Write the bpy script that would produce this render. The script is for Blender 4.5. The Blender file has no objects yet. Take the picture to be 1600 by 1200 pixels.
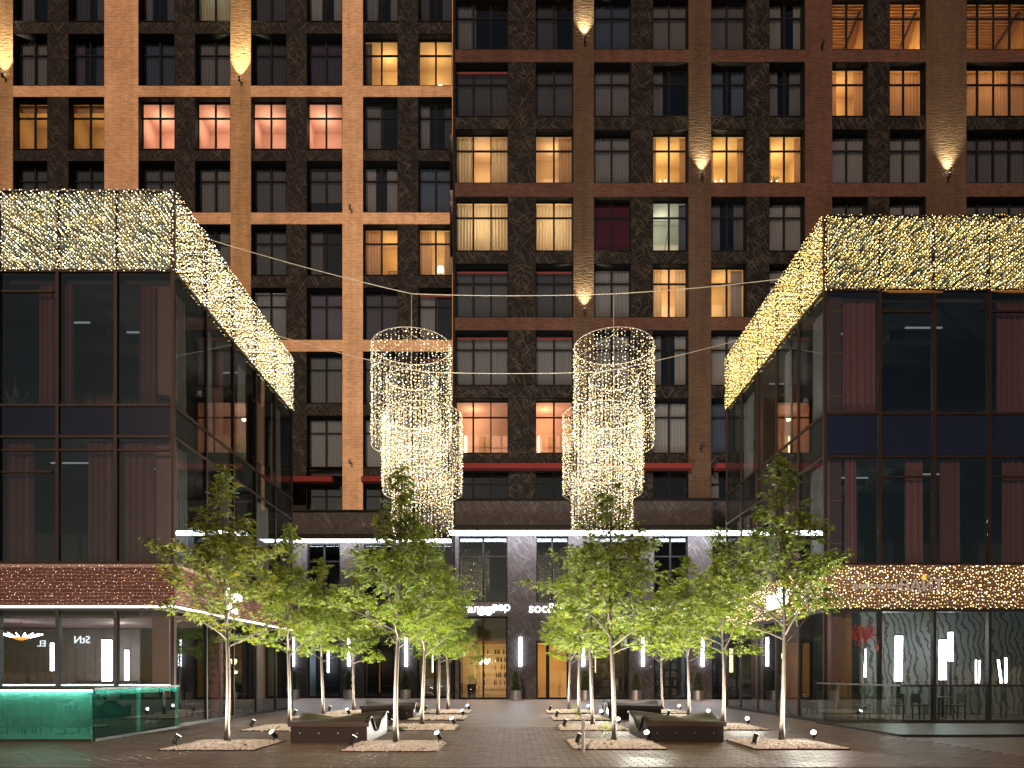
import bpy, math, random
from mathutils import Vector, Matrix
random.seed(7)
R = math.radians
sc = bpy.context.scene
COL = sc.collection

# ------------------------------------------------------------------ camera
F, H, HY = 1066.67, 1.5, 1053.0          # focal length in pixels, eye height, horizon row of the 1600x1200 photograph
def PX(px, D): return (px - 800.0) * D / F
def PZ(py, D): return H + (HY - py) * D / F
cam_d = bpy.data.cameras.new('camera'); cam = bpy.data.objects.new('camera', cam_d); COL.objects.link(cam)
cam.location = (0, 0, H); cam.rotation_euler = (R(90), 0, 0)
cam_d.sensor_width = 36; cam_d.lens = 24; cam_d.shift_y = (HY - 600) / 1600.0
cam_d.clip_end = 2000; sc.camera = cam

# ------------------------------------------------------------------ world, sun (warm street glow from behind the camera), exposure
SUN_EL, SUN_AZ = 20.0, 193.0              # azimuth clockwise from +Y
w = bpy.data.worlds.new('World'); sc.world = w; w.use_nodes = True
nt = w.node_tree; bg = nt.nodes['Background']
sky = nt.nodes.new('ShaderNodeTexSky'); sky.sky_type = 'NISHITA'; sky.sun_disc = False
sky.sun_elevation = R(SUN_EL); sky.sun_rotation = R(SUN_AZ)
nt.links.new(sky.outputs[0], bg.inputs[0]); bg.inputs[1].default_value = 0.015
sd = bpy.data.lights.new('sun', 'SUN'); sd.energy = 2.2; sd.color = (1.0, 0.65, 0.44); sd.angle = R(1.5)
sun = bpy.data.objects.new('sun', sd); COL.objects.link(sun)
a, e = R(SUN_AZ), R(SUN_EL)
sun.rotation_euler = Vector((math.sin(a)*math.cos(e), math.cos(a)*math.cos(e), math.sin(e))).to_track_quat('Z', 'Y').to_euler()
sc.view_settings.view_transform = 'Standard'; sc.view_settings.look = 'None'
sc.view_settings.exposure = 0.25; sc.view_settings.gamma = 1; sc.view_settings.use_curve_mapping = False
cy = sc.cycles
cy.use_denoising = True; cy.max_bounces = 8; cy.diffuse_bounces = 3; cy.glossy_bounces = 4; cy.transmission_bounces = 6
cy.transparent_max_bounces = 32; cy.sample_clamp_indirect = 2.5; cy.sample_clamp_direct = 12.0
cy.caustics_reflective = False; cy.caustics_refractive = False; cy.use_light_tree = True

# ------------------------------------------------------------------ materials
class NT:
    def __init__(s, name):
        s.m = bpy.data.materials.new(name); s.m.use_nodes = True; s.t = s.m.node_tree; s.t.nodes.clear()
        s.out = s.t.nodes.new('ShaderNodeOutputMaterial')
    def n(s, typ, ins=None, **kw):
        x = s.t.nodes.new(typ)
        for k, v in kw.items(): setattr(x, k, v)
        for k, v in (ins or {}).items():
            if isinstance(v, bpy.types.NodeSocket): s.t.links.new(v, x.inputs[k])
            else: x.inputs[k].default_value = v
        return x
    def link(s, a, b): s.t.links.new(a, b)
    def surf(s, sock): s.link(sock, s.out.inputs['Surface']); return s.m
def c4(c): return (c[0], c[1], c[2], 1.0)
def plain(name, col, rough=0.6, metal=0.0, spec=0.5, noise=0.12, scale=6.0, bump=0.0):
    t = NT(name)
    pos = t.n('ShaderNodeNewGeometry').outputs['Position']
    nz = t.n('ShaderNodeTexNoise', {'Vector': pos, 'Scale': scale, 'Detail': 5.0, 'Roughness': 0.6})
    mr = t.n('ShaderNodeMapRange', {'Value': nz.outputs['Fac'], 'From Min': 0.25, 'From Max': 0.75, 'To Min': 1 - noise, 'To Max': 1 + noise})
    hs = t.n('ShaderNodeHueSaturation', {'Value': mr.outputs[0], 'Color': c4(col)})
    p = t.n('ShaderNodeBsdfPrincipled', {'Base Color': hs.outputs[0], 'Roughness': rough, 'Metallic': metal, 'Specular IOR Level': spec})
    if bump:
        b = t.n('ShaderNodeBump', {'Height': nz.outputs['Fac'], 'Strength': bump, 'Distance': 0.02}); t.link(b.outputs[0], p.inputs['Normal'])
    return t.surf(p.outputs[0])
def emit(name, col, st, sampling='AUTO'):
    t = NT(name); e_ = t.n('ShaderNodeEmission', {'Color': c4(col), 'Strength': st}); t.m.cycles.emission_sampling = sampling
    return t.surf(e_.outputs[0])
def glass(name, tint=(0.9, 0.93, 0.93), ior=1.6, rough=0.0, gcol=(0.9, 0.95, 1.0)):
    t = NT(name)
    bf = t.n('ShaderNodeNewGeometry').outputs['Backfacing']          # same reflectance from both faces of the thin sheet
    io = t.n('ShaderNodeMapRange', {'Value': bf, 'To Min': ior, 'To Max': 1 / ior})
    fr = t.n('ShaderNodeFresnel', {'IOR': io.outputs[0]})
    tr = t.n('ShaderNodeBsdfTransparent', {'Color': c4(tint)})
    gl = t.n('ShaderNodeBsdfGlossy', {'Color': c4(gcol), 'Roughness': rough})
    mx = t.n('ShaderNodeMixShader', {0: fr.outputs[0], 1: tr.outputs[0], 2: gl.outputs[0]})
    return t.surf(mx.outputs[0])
def cloth(name, col, trans=0.45, var=0.25):
    t = NT(name)
    oi = t.n('ShaderNodeObjectInfo')
    mr = t.n('ShaderNodeMapRange', {'Value': oi.outputs['Random'], 'To Min': 1 - var, 'To Max': 1 + var})
    hs = t.n('ShaderNodeHueSaturation', {'Value': mr.outputs[0], 'Color': c4(col)})
    d = t.n('ShaderNodeBsdfDiffuse', {'Color': hs.outputs[0], 'Roughness': 0.8})
    tl = t.n('ShaderNodeBsdfTranslucent', {'Color': hs.outputs[0]})
    mx = t.n('ShaderNodeMixShader', {0: trans, 1: d.outputs[0], 2: tl.outputs[0]})
    return t.surf(mx.outputs[0])
def brick_mat(name, c1, c2, mortar, bl=0.27, bh=0.085, ms=0.012, bump=0.35, rough=0.85, ragged=0.0):
    t = NT(name)
    pos = t.n('ShaderNodeNewGeometry').outputs['Position']
    sp = t.n('ShaderNodeSeparateXYZ', {0: pos})
    ad = t.n('ShaderNodeMath', {0: sp.outputs[0], 1: sp.outputs[1]}, operation='ADD')
    cb = t.n('ShaderNodeCombineXYZ', {0: ad.outputs[0], 1: sp.outputs[2]})
    bt = t.n('ShaderNodeTexBrick', {'Vector': cb.outputs[0], 'Color1': c4(c1), 'Color2': c4(c2), 'Mortar': c4(mortar), 'Scale': 1.0,
                                    'Mortar Size': ms, 'Mortar Smooth': 0.3, 'Bias': 0.0, 'Brick Width': bl, 'Row Height': bh})
    big = t.n('ShaderNodeTexNoise', {'Vector': pos, 'Scale': 0.35, 'Detail': 6.0, 'Roughness': 0.65})
    mr = t.n('ShaderNodeMapRange', {'Value': big.outputs['Fac'], 'From Min': 0.3, 'From Max': 0.7, 'To Min': 0.8, 'To Max': 1.15})
    sv = t.n('ShaderNodeVectorMath', {0: cb.outputs[0], 1: (1.6, .10, 1)}, operation='MULTIPLY')
    sn = t.n('ShaderNodeTexNoise', {'Vector': sv.outputs[0], 'Scale': 1.0, 'Detail': 6.0, 'Roughness': .7})      # water marks run down the wall
    sm = t.n('ShaderNodeMapRange', {'Value': sn.outputs['Fac'], 'From Min': .3, 'From Max': .7, 'To Min': .78, 'To Max': 1.14})
    mm = t.n('ShaderNodeMath', {0: mr.outputs[0], 1: sm.outputs[0]}, operation='MULTIPLY')
    hs = t.n('ShaderNodeHueSaturation', {'Value': mm.outputs[0], 'Color': bt.outputs['Color']})
    p = t.n('ShaderNodeBsdfPrincipled', {'Base Color': hs.outputs[0], 'Roughness': rough, 'Specular IOR Level': 0.08})
    inv = t.n('ShaderNodeMath', {0: 1.0, 1: bt.outputs['Fac']}, operation='SUBTRACT')
    h = inv.outputs[0]
    if ragged:
        v2 = t.n('ShaderNodeVectorMath', {0: cb.outputs[0], 1: (1/0.3, 1/bh, 1)}, operation='MULTIPLY')
        vo = t.n('ShaderNodeTexNoise', {'Vector': v2.outputs[0], 'Scale': 0.9, 'Detail': 3.0})
        h = t.n('ShaderNodeMath', {0: vo.outputs['Fac'], 1: ragged, 2: h}, operation='MULTIPLY_ADD').outputs[0]
    b = t.n('ShaderNodeBump', {'Height': h, 'Strength': min(1.0, bump), 'Distance': 0.012 if not ragged else 0.045})
    t.link(b.outputs[0], p.inputs['Normal'])
    return t.surf(p.outputs[0])
def scratch_stone(name, base, vein, amount=1.0, rough=0.35, scale=1.0, pick=.5):
    """dark stone crossed by straight light veins in several directions"""
    t = NT(name)
    pos = t.n('ShaderNodeNewGeometry').outputs['Position']
    sp = t.n('ShaderNodeSeparateXYZ', {0: pos})
    ad = t.n('ShaderNodeMath', {0: sp.outputs[0], 1: sp.outputs[1]}, operation='ADD')
    cb = t.n('ShaderNodeCombineXYZ', {0: ad.outputs[0], 1: sp.outputs[2]})
    total = None
    for i, (ang, sx, sy, th) in enumerate(((58, .55, 24., .30), (-52, .62, 26., .30), (24, .6, 24., .26), (74, .75, 26., .28), (-30, .6, 24., .26), (44, .9, 30., .28))):
        rt = t.n('ShaderNodeVectorRotate', {'Vector': cb.outputs[0], 'Angle': R(ang)}, rotation_type='Z_AXIS')
        mu = t.n('ShaderNodeVectorMath', {0: rt.outputs[0], 1: (sx * scale, sy * scale, 1)}, operation='MULTIPLY')
        of = t.n('ShaderNodeVectorMath', {0: mu.outputs[0], 1: (i * 7.3, i * 3.1, i * 5.7)}, operation='ADD')
        vo = t.n('ShaderNodeTexVoronoi', {'Vector': of.outputs[0], 'Scale': 1.0, 'Randomness': 1.0}, voronoi_dimensions='2D')
        mr = t.n('ShaderNodeMapRange', {'Value': vo.outputs['Distance'], 'From Min': th * .45, 'From Max': th, 'To Min': 1.0, 'To Max': 0.0})
        pk = t.n('ShaderNodeMapRange', {'Value': vo.outputs['Color'], 'From Min': pick, 'From Max': 1.0})
        br = t.n('ShaderNodeMath', {0: mr.outputs[0], 1: pk.outputs[0]}, operation='MULTIPLY')
        total = br.outputs[0] if total is None else t.n('ShaderNodeMath', {0: total, 1: br.outputs[0]}, operation='MAXIMUM').outputs[0]
    fa = t.n('ShaderNodeMath', {0: total, 1: amount}, operation='MULTIPLY', use_clamp=True)
    mx = t.n('ShaderNodeMixRGB', {0: fa.outputs[0], 1: c4(base), 2: c4(vein)})
    p = t.n('ShaderNodeBsdfPrincipled', {'Base Color': mx.outputs[0], 'Roughness': rough, 'Specular IOR Level': 0.10})
    return t.surf(p.outputs[0])
def island_mat(name, cols, rough=0.8, trans=0.0, emission=None, sampling='NONE', spec=0.3, bump=0.0):
    """colour picked at random for each loose piece of the mesh"""
    t = NT(name)
    g = t.n('ShaderNodeNewGeometry')
    cr = t.n('ShaderNodeValToRGB', {'Fac': g.outputs['Random Per Island']})
    el = cr.color_ramp.elements
    while len(el) < len(cols): el.new(0.5)
    for i, c in enumerate(cols):
        el[i].position = i / max(1, len(cols) - 1); el[i].color = c4(c)
    if emission:
        ms = t.n('ShaderNodeMath', {0: g.outputs['Random Per Island'], 1: 37.7}, operation='MULTIPLY')
        fr = t.n('ShaderNodeMath', {0: ms.outputs[0]}, operation='FRACT')
        pw = t.n('ShaderNodeMath', {0: fr.outputs[0], 1: 2.2}, operation='POWER')
        st = t.n('ShaderNodeMapRange', {'Value': pw.outputs[0], 'To Min': emission[0], 'To Max': emission[1]})
        e_ = t.n('ShaderNodeEmission', {'Color': cr.outputs[0], 'Strength': st.outputs[0]})
        t.m.cycles.emission_sampling = sampling
        return t.surf(e_.outputs[0])
    p = t.n('ShaderNodeBsdfPrincipled', {'Base Color': cr.outputs[0], 'Roughness': rough, 'Specular IOR Level': spec})
    if bump:
        nz = t.n('ShaderNodeTexNoise', {'Vector': g.outputs['Position'], 'Scale': 40.0, 'Detail': 4.0})
        b = t.n('ShaderNodeBump', {'Height': nz.outputs['Fac'], 'Strength': bump, 'Distance': 0.01}); t.link(b.outputs[0], p.inputs['Normal'])
    s = p.outputs[0]
    if trans:
        tl = t.n('ShaderNodeBsdfTranslucent', {'Color': cr.outputs[0]})
        s = t.n('ShaderNodeMixShader', {0: trans, 1: s, 2: tl.outputs[0]}).outputs[0]
    return t.surf(s)

M = {}
M['tan_brick'] = brick_mat('tan_brick', (.58, .36, .205), (.38, .225, .12), (.62, .42, .28), bh=.095, bl=.29, ms=.016)
M['tan_rough'] = brick_mat('tan_rough_brick', (.54, .35, .19), (.38, .235, .12), (.36, .25, .15), bump=1.0, ragged=1.2)
M['dark_brick'] = brick_mat('dark_brick', (.098, .046, .036), (.054, .026, .021), (.10, .064, .054), bh=.095, bl=.29, ms=.016)
M['dark_rough'] = brick_mat('dark_rough_brick', (.11, .075, .05), (.085, .055, .04), (.07, .05, .04), bump=1.0, ragged=1.2)
M['stone'] = scratch_stone('veined_black_stone', (.0045, .0045, .0048), (.12, .108, .09), 1.2, rough=.6, pick=.64)
M['stone_low'] = scratch_stone('veined_brown_stone', (.034, .030, .033), (.15, .14, .145), 1.0, rough=.6, scale=1.0, pick=.60)
M['frame'] = plain('window_frame_black', (.007, .007, .008), .7, spec=.12)
M['reveal'] = plain('window_reveal', (.012, .011, .011), .8, spec=.1)
M['glass'] = glass('window_glass', ior=1.55)
M['glass_pav'] = glass('coated_facade_glass', tint=(.80, .83, .83), ior=1.62, gcol=(.85, .93, .93))
M['glass_spandrel'] = plain('dark_blue_spandrel_glass', (.006, .008, .020), .12, spec=.6, noise=.05)
M['glass_clear'] = glass('balustrade_glass', tint=(.86, .93, .90), ior=1.5, gcol=(.9, 1, .97))
M['bronze'] = plain('bronze_mullion', (.016, .009, .007), .5, metal=.2, spec=.2)
M['metal_dark'] = plain('dark_metal', (.014, .013, .013), .4, metal=.3)
M['steel'] = plain('brushed_steel', (.55, .53, .52), .28, metal=1.0, noise=.2, scale=3)
M['void'] = plain('dark_interior', (.012, .011, .013), .9)
M['slab'] = plain('interior_slab', (.03, .027, .028), .9)
M['red_reflection'] = plain('dark_red_reflection', (.10, .006, .010), .7)  # reflected red light put into a surface colour
M['red_awning'] = plain('red_awning_cloth', (.13, .011, .009), .9)
M['ledge'] = plain('dark_ledge', (.010, .009, .008), .7, spec=.1)
M['cur_grey'] = cloth('grey_curtain', (.18, .168, .185), .35, .5)
M['cur_white'] = cloth('white_sheer_curtain', (.33, .31, .33), .4, .25)
M['cur_blue'] = cloth('blue_grey_curtain', (.10, .12, .19), .4, .3)
M['cur_red'] = cloth('dark_red_curtain', (.10, .010, .022), .4, .2)
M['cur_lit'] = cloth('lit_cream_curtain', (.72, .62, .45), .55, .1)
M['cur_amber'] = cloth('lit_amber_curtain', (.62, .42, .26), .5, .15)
M['cur_mauve'] = cloth('mauve_curtain', (.18, .078, .075), .15, .2)
M['room_amber'] = plain('amber_room_wall', (.72, .56, .36), .9, noise=.04)
M['room_salmon'] = plain('salmon_room_wall', (.80, .52, .42), .9, noise=.04)
M['room_peach'] = plain('peach_room_wall', (.80, .62, .48), .9, noise=.04)
M['room_white'] = plain('white_room_wall', (.75, .75, .66), .9, noise=.04)
M['room_wood'] = plain('timber_ceiling', (.55, .34, .16), .7, noise=.25, scale=3)
M['cool_wall'] = plain('cool_shop_wall', (.17, .18, .19), .9, noise=.2, scale=1.5)
M['shop_brown'] = plain('shop_brown_wall', (.13, .10, .085), .9, noise=.25, scale=1.5)
M['furn'] = plain('dark_furniture', (.05, .03, .02), .6)
M['plaster'] = plain('mauve_plaster', (.15, .075, .072), .85, noise=.15)
M['bulb'] = island_mat('warm_fairy_bulb', [(1, .60, .20), (1, .76, .38), (1, .86, .54), (1, .92, .66), (1, .72, .32)], emission=(1.6, 11.0))
M['bulb_hang'] = island_mat('hanging_fairy_bulb', [(1, .60, .20), (1, .76, .38), (1, .86, .54), (1, .92, .66), (1, .72, .32)], emission=(.9, 6.5))
M['bulb_amber'] = island_mat('amber_fairy_bulb', [(1, .50, .09), (1, .66, .20), (1, .78, .34), (1, .84, .36), (1, .60, .15)], emission=(1.4, 8.5))
M['bulb_dim'] = island_mat('dim_fairy_bulb', [(1, .7, .3), (1, .85, .55), (.9, 1, .7)], emission=(1.0, 6.0))
M['wire'] = plain('wire', (.30, .28, .26), .5)
M['led'] = emit('white_led_soffit', (.93, .95, 1.0), 22.0)
M['led_strip'] = emit('white_led_strip', (.95, .95, 1.0), 6.0)
M['led_bar'] = emit('white_led_bar', (.92, .95, 1.0), 20.0)
M['sign_white'] = emit('white_sign_letter', (1, .98, .95), 5.0)
M['lens'] = emit('spotlight_lens', (1, .97, .88), 90.0, 'NONE')
M['lamp_warm'] = emit('warm_lamp_shade', (1, .72, .38), 8.0)
M['lamp_bare'] = emit('bare_warm_bulb', (1, .72, .35), 90.0)
M['bark'] = plain('young_bark', (.055, .042, .031), .85, noise=.45, scale=22, bump=.5)
M['leaf'] = island_mat('maple_leaf', [(.080, .135, .007), (.13, .17, .010), (.050, .095, .006), (.17, .18, .012), (.10, .15, .008)], rough=.5, trans=.35, spec=.35)
M['leaf_warm'] = island_mat('maple_leaf_yellowing', [(.085, .125, .008), (.14, .155, .010), (.06, .10, .008), (.19, .155, .012), (.10, .14, .008)], rough=.5, trans=.35, spec=.35)
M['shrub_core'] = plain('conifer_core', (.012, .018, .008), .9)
M['shoot'] = island_mat('fresh_shoot', [(.16, .24, .01), (.22, .30, .02), (.12, .18, .01)], rough=.5, trans=.4)
M['shrub'] = island_mat('conifer_sprig', [(.05, .075, .028), (.075, .10, .035), (.04, .06, .025), (.11, .12, .05)], rough=.6, trans=.15)
M['pebble'] = island_mat('white_pebble', [(.82, .78, .77), (.90, .87, .86), (.66, .61, .60), (.86, .81, .80), (.50, .46, .46)], rough=.7)
M['soil'] = plain('bed_soil', (.09, .075, .068), .95, noise=.4, scale=30, bump=.6)
M['bench_top'] = plain('bench_brown_shell', (.024, .012, .010), .42, spec=.5, noise=.1, scale=20)
M['bench_front'] = plain('bench_dark_panel', (.009, .0055, .0065), .45, noise=.1, spec=.3)
M['bench_side'] = plain('bench_grey_plate', (.035, .034, .036), .5, metal=.2, noise=.15)
M['wood_panel'] = plain('brown_wood_panel', (.20, .10, .055), .6, noise=.3, scale=2.5)
M['black_sign'] = plain('black_sign_disc', (.012, .010, .010), .5)
M['orange'] = emit('orange_lamp_cap', (1, .28, .03), 2.2)
M['paver'] = island_mat('paver', [(.092, .050, .037), (.128, .071, .053), (.070, .040, .031), (.105, .062, .047), (.145, .085, .064)], rough=.5, spec=.5, bump=.35)

def ground_mat():
    t = NT('plaza_paving')
    pos = t.n('ShaderNodeNewGeometry').outputs['Position']
    bt = t.n('ShaderNodeTexBrick', {'Vector': pos, 'Color1': c4((.19, .135, .11)), 'Color2': c4((.125, .088, .072)), 'Mortar': c4((.06, .046, .04)),
                                    'Scale': 1.0, 'Mortar Size': .006, 'Mortar Smooth': .2, 'Brick Width': .30, 'Row Height': .15})
    nz = t.n('ShaderNodeTexNoise', {'Vector': pos, 'Scale': .5, 'Detail': 7.0, 'Roughness': .7})
    mr = t.n('ShaderNodeMapRange', {'Value': nz.outputs['Fac'], 'From Min': .3, 'From Max': .7, 'To Min': .75, 'To Max': 1.3})
    hs = t.n('ShaderNodeHueSaturation', {'Value': mr.outputs[0], 'Color': bt.outputs['Color']})
    ro = t.n('ShaderNodeMapRange', {'Value': nz.outputs['Fac'], 'From Min': .3, 'From Max': .7, 'To Min': .38, 'To Max': .6})
    p = t.n('ShaderNodeBsdfPrincipled', {'Base Color': hs.outputs[0], 'Roughness': ro.outputs[0], 'Specular IOR Level': .4})
    inv = t.n('ShaderNodeMath', {0: 1.0, 1: bt.outputs['Fac']}, operation='SUBTRACT')
    b = t.n('ShaderNodeBump', {'Height': inv.outputs[0], 'Strength': .3, 'Distance': .006}); t.link(b.outputs[0], p.inputs['Normal'])
    return t.surf(p.outputs[0])
M['ground'] = ground_mat()

# ------------------------------------------------------------------ building blocks
class MB:
    def __init__(s): s.v = []; s.f = []
    def box(s, x0, x1, y0, y1, z0, z1):
        n = len(s.v)
        s.v += [(x0, y0, z0), (x1, y0, z0), (x1, y1, z0), (x0, y1, z0), (x0, y0, z1), (x1, y0, z1), (x1, y1, z1), (x0, y1, z1)]
        s.f += [tuple(n + i for i in q) for q in ((0, 3, 2, 1), (4, 5, 6, 7), (0, 1, 5, 4), (1, 2, 6, 5), (2, 3, 7, 6), (3, 0, 4, 7))]
    def quad(s, *p):
        n = len(s.v); s.v += [tuple(q) for q in p]; s.f.append(tuple(range(n, n + len(p))))
    def tube(s, pts, rads, n=6, cap=True, closed=False):
        base = len(s.v); pts = [Vector(p) for p in pts]; k = len(pts)
        up = Vector((.0317, .99, .13)).normalized()
        for i, p in enumerate(pts):
            if closed: d = pts[(i + 1) % k] - pts[i - 1]
            else: d = pts[min(i + 1, k - 1)] - pts[max(i - 1, 0)]
            d.normalize(); u = d.cross(up)
            if u.length < .05: u = d.cross(Vector((1, 0, 0)))
            u.normalize(); v = d.cross(u)
            r = rads[i] if isinstance(rads, (list, tuple)) else rads
            for j in range(n):
                t_ = 2 * math.pi * j / n; q = p + u * (r * math.cos(t_)) + v * (r * math.sin(t_)); s.v.append((q.x, q.y, q.z))
        for i in range(k if closed else k - 1):
            for j in range(n):
                a_ = base + i * n + j; b_ = base + i * n + (j + 1) % n
                i2 = (i + 1) % k; c_ = base + i2 * n + (j + 1) % n; d_ = base + i2 * n + j
                s.f.append((a_, b_, c_, d_))
        if cap and not closed:
            s.f.append(tuple(base + j for j in range(n))[::-1]); s.f.append(tuple(base + (k - 1) * n + j for j in range(n)))
    def lathe(s, prof, n=20, c=(0, 0, 0)):
        base = len(s.v)
        for r, z in prof:
            for j in range(n):
                t_ = 2 * math.pi * j / n; s.v.append((c[0] + r * math.cos(t_), c[1] + r * math.sin(t_), c[2] + z))
        for i in range(len(prof) - 1):
            for j in range(n):
                s.f.append((base + i * n + j, base + i * n + (j + 1) % n, base + (i + 1) * n + (j + 1) % n, base + (i + 1) * n + j))
        s.f.append(tuple(base + j for j in range(n))[::-1]); s.f.append(tuple(base + (len(prof) - 1) * n + j for j in range(n)))
    def octa(s, x, y, z, r):
        n = len(s.v)
        s.v += [(x + r, y, z), (x, y + r, z), (x - r, y, z), (x, y - r, z), (x, y, z + r), (x, y, z - r)]
        s.f += [(n, n+1, n+4), (n+1, n+2, n+4), (n+2, n+3, n+4), (n+3, n, n+4), (n+1, n, n+5), (n+2, n+1, n+5), (n+3, n+2, n+5), (n, n+3, n+5)]
    def mesh(s, name, mat, smooth=False):
        me = bpy.data.meshes.new(name); me.from_pydata(s.v, [], s.f); me.materials.append(M[mat] if isinstance(mat, str) else mat)
        if smooth: me.polygons.foreach_set('use_smooth', [True] * len(me.polygons))
        me.update(); return me
WORLD = {}
def put(name, data, parent=None, loc=(0, 0, 0), rz=0.0, scale=None, rot=None):
    """link an object at a WORLD location under a parent (parents are never rotated unless their children are given in local space)"""
    o = bpy.data.objects.new(name, data); COL.objects.link(o)
    loc = Vector(loc); WORLD[o.name] = loc
    if parent is not None:
        o.parent = parent; o.location = loc - WORLD[parent.name]
    else: o.location = loc
    if rz: o.rotation_euler = (0, 0, rz)
    if rot: o.rotation_euler = rot
    if scale: o.scale = scale
    return o
def tag(o, label=None, cat=None, group=None, kind=None):
    if label: o['label'] = label
    if cat: o['category'] = cat
    if group: o['group'] = group
    if kind: o['kind'] = kind
    return o
def thing(name, label, cat, loc, group=None):
    return tag(put(name, None, None, loc), label, cat, group)
CUBES = {}
def piece(name, mat, parent, x0, x1, y0, y1, z0, z1):
    """a box part; all boxes of a material share one unit-cube mesh"""
    if mat not in CUBES:
        b = MB(); b.box(-.5, .5, -.5, .5, -.5, .5); CUBES[mat] = b.mesh('block_' + mat, mat)
    return put(name, CUBES[mat], parent, ((x0+x1)/2, (y0+y1)/2, (z0+z1)/2), scale=(abs(x1-x0), abs(y1-y0), abs(z1-z0)))
def build(name, mb, mat, parent=None, origin=None, smooth=False):
    """a mesh given in world coordinates, with its origin moved to ORIGIN (or the parent's place)"""
    org = Vector(origin) if origin is not None else (WORLD[parent.name] if parent is not None else Vector((0, 0, 0)))
    mb.v = [(x - org.x, y - org.y, z - org.z) for x, y, z in mb.v]
    return put(name, mb.mesh(name, mat, smooth), parent, org)
CURT = {}
def curtain(name, mat, parent, x0, x1, y, z0, z1, folds=None):
    """hanging cloth with soft folds; shares unit meshes"""
    wdt = x1 - x0; n = folds or max(3, round(wdt / .19)); key = (mat, n, random.randrange(3))
    if key not in CURT:
        b = MB(); rng = random.Random(hash(key) & 0xffff); m = n * 6; ph = rng.random() * 6
        top, bot = [], []
        for i in range(m + 1):
            u = i / m; s_ = math.sin(u * n * 2 * math.pi + ph + .9 * math.sin(u * 9 + ph))
            top.append((u - .5, .035 * s_, .5)); bot.append((u - .5 + .012 * math.sin(u * 7 + ph), .065 * s_ + .02 * math.sin(u * 5), -.5))
        b.v = top + bot; b.f = [(i, i + 1, m + 2 + i, m + 1 + i) for i in range(m)]
        CURT[key] = b.mesh('curtain_' + mat, mat, True)
    return put(name, CURT[key], parent, ((x0+x1)/2, y, (z0+z1)/2), scale=(wdt, 1, z1 - z0))
def lamp(name, typ, parent, loc, energy, col, size=.08, **kw):
    d = bpy.data.lights.new(name, typ); d.energy = energy; d.color = col
    if typ in ('POINT', 'SPOT'): d.shadow_soft_size = size
    for k, v in kw.items(): setattr(d, k, v)
    return put(name, d, parent, loc)

# ================================================================== GROUND
g = MB(); g.quad((-400, -120, 0), (400, -120, 0), (400, 600, 0), (-400, 600, 0))
ground = tag(build('ground', g, 'ground'), 'brown block paving of the plaza between the buildings', None, None, 'structure')

def in_bed(x, y):
    return any(abs(x - bx) < .98 and abs(y - by) < .98 for bx, by in BEDS)
TREES = [  # x, y, height, lean, warm foliage?, label
    (-5.93, 14.2, 5.75, 1.30, True), (-6.12, 18.7, 5.5, 1.25, False), (-6.55, 23.6, 5.4, 1.2, False), (-6.1, 26.3, 5.3, 1.15, False),
    (-2.36, 14.0, 5.65, 1.30, False), (-2.45, 18.8, 5.5, 1.25, False), (-2.48, 22.9, 5.4, 1.2, False), (-2.53, 26.7, 5.3, 1.1, False),
    (2.13, 14.4, 5.35, 1.45, False), (2.2, 18.8, 5.3, 1.3, False), (2.25, 22.8, 5.2, 1.2, False), (2.25, 26.7, 5.2, 1.15, False),
    (5.72, 14.4, 5.95, 1.45, False), (5.88, 19.0, 5.5, 1.3, False), (5.93, 23.0, 5.4, 1.25, False), (5.85, 26.7, 5.3, 1.2, False)]
BEDS = [(t[0], t[1] - .05) for t in TREES]

# near paving as real blocks: a running bond, 300 nearest as parts, the rest joined
pv = []; PL, PW = .30, .15
rng = random.Random(3); row = 0; y = 10.9
while y < 19.0:
    xx = -9.2 + (row % 2) * PL / 2
    lim = min(9.2, .77 * y + .6)
    while xx < 9.2:
        cx = xx + PL / 2
        if abs(cx) < lim and not in_bed(cx, y + PW / 2) and not (y > 15.0 and abs(cx) > 9.0): pv.append((y, cx))
        xx += PL
    y += PW; row += 1
pv.sort()
pm = []
for k in range(4):
    b = MB(); d = .004; hx, hy = PL / 2 - .0035, PW / 2 - .0035
    b.v = [(-hx, -hy, -.01), (hx, -hy, -.01), (hx, hy, -.01), (-hx, hy, -.01), (-hx + d, -hy + d, .012 + .0012 * k), (hx - d, -hy + d, .012), (hx - d, hy - d, .013), (-hx + d, hy - d, .012 + .001 * k)]
    b.f = [(4, 5, 6, 7), (0, 1, 5, 4), (1, 2, 6, 5), (2, 3, 7, 6), (3, 0, 4, 7)]
    m_ = plain('paver_block_%d' % k, [(.092, .052, .038), (.122, .070, .052), (.072, .042, .032), (.14, .082, .062)][k], .5, noise=.3, scale=25, bump=.3)
    pm.append(b.mesh('paver', m_))
rest = MB()
for i, (py_, cx) in enumerate(pv):
    if i < 300: put('paver', pm[rng.randrange(4)], ground, (cx, py_ + PW / 2, 0))
    else:
        hx, hy, d = PL / 2 - .0035, PW / 2 - .0035, .004; n = len(rest.v); yy = py_ + PW / 2; t1, t2, t3, t4 = (rng.uniform(.010, .015) for _ in range(4))
        rest.v += [(cx-hx, yy-hy, -.01), (cx+hx, yy-hy, -.01), (cx+hx, yy+hy, -.01), (cx-hx, yy+hy, -.01), (cx-hx+d, yy-hy+d, t1), (cx+hx-d, yy-hy+d, t2), (cx+hx-d, yy+hy-d, t3), (cx-hx+d, yy+hy-d, t4)]
        rest.f += [tuple(n + q for q in f_) for f_ in ((4, 5, 6, 7), (0, 1, 5, 4), (1, 2, 6, 5), (2, 3, 7, 6), (3, 0, 4, 7))]
tag(build('paver_field', rest, 'paver', ground), kind='stuff')

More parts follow.
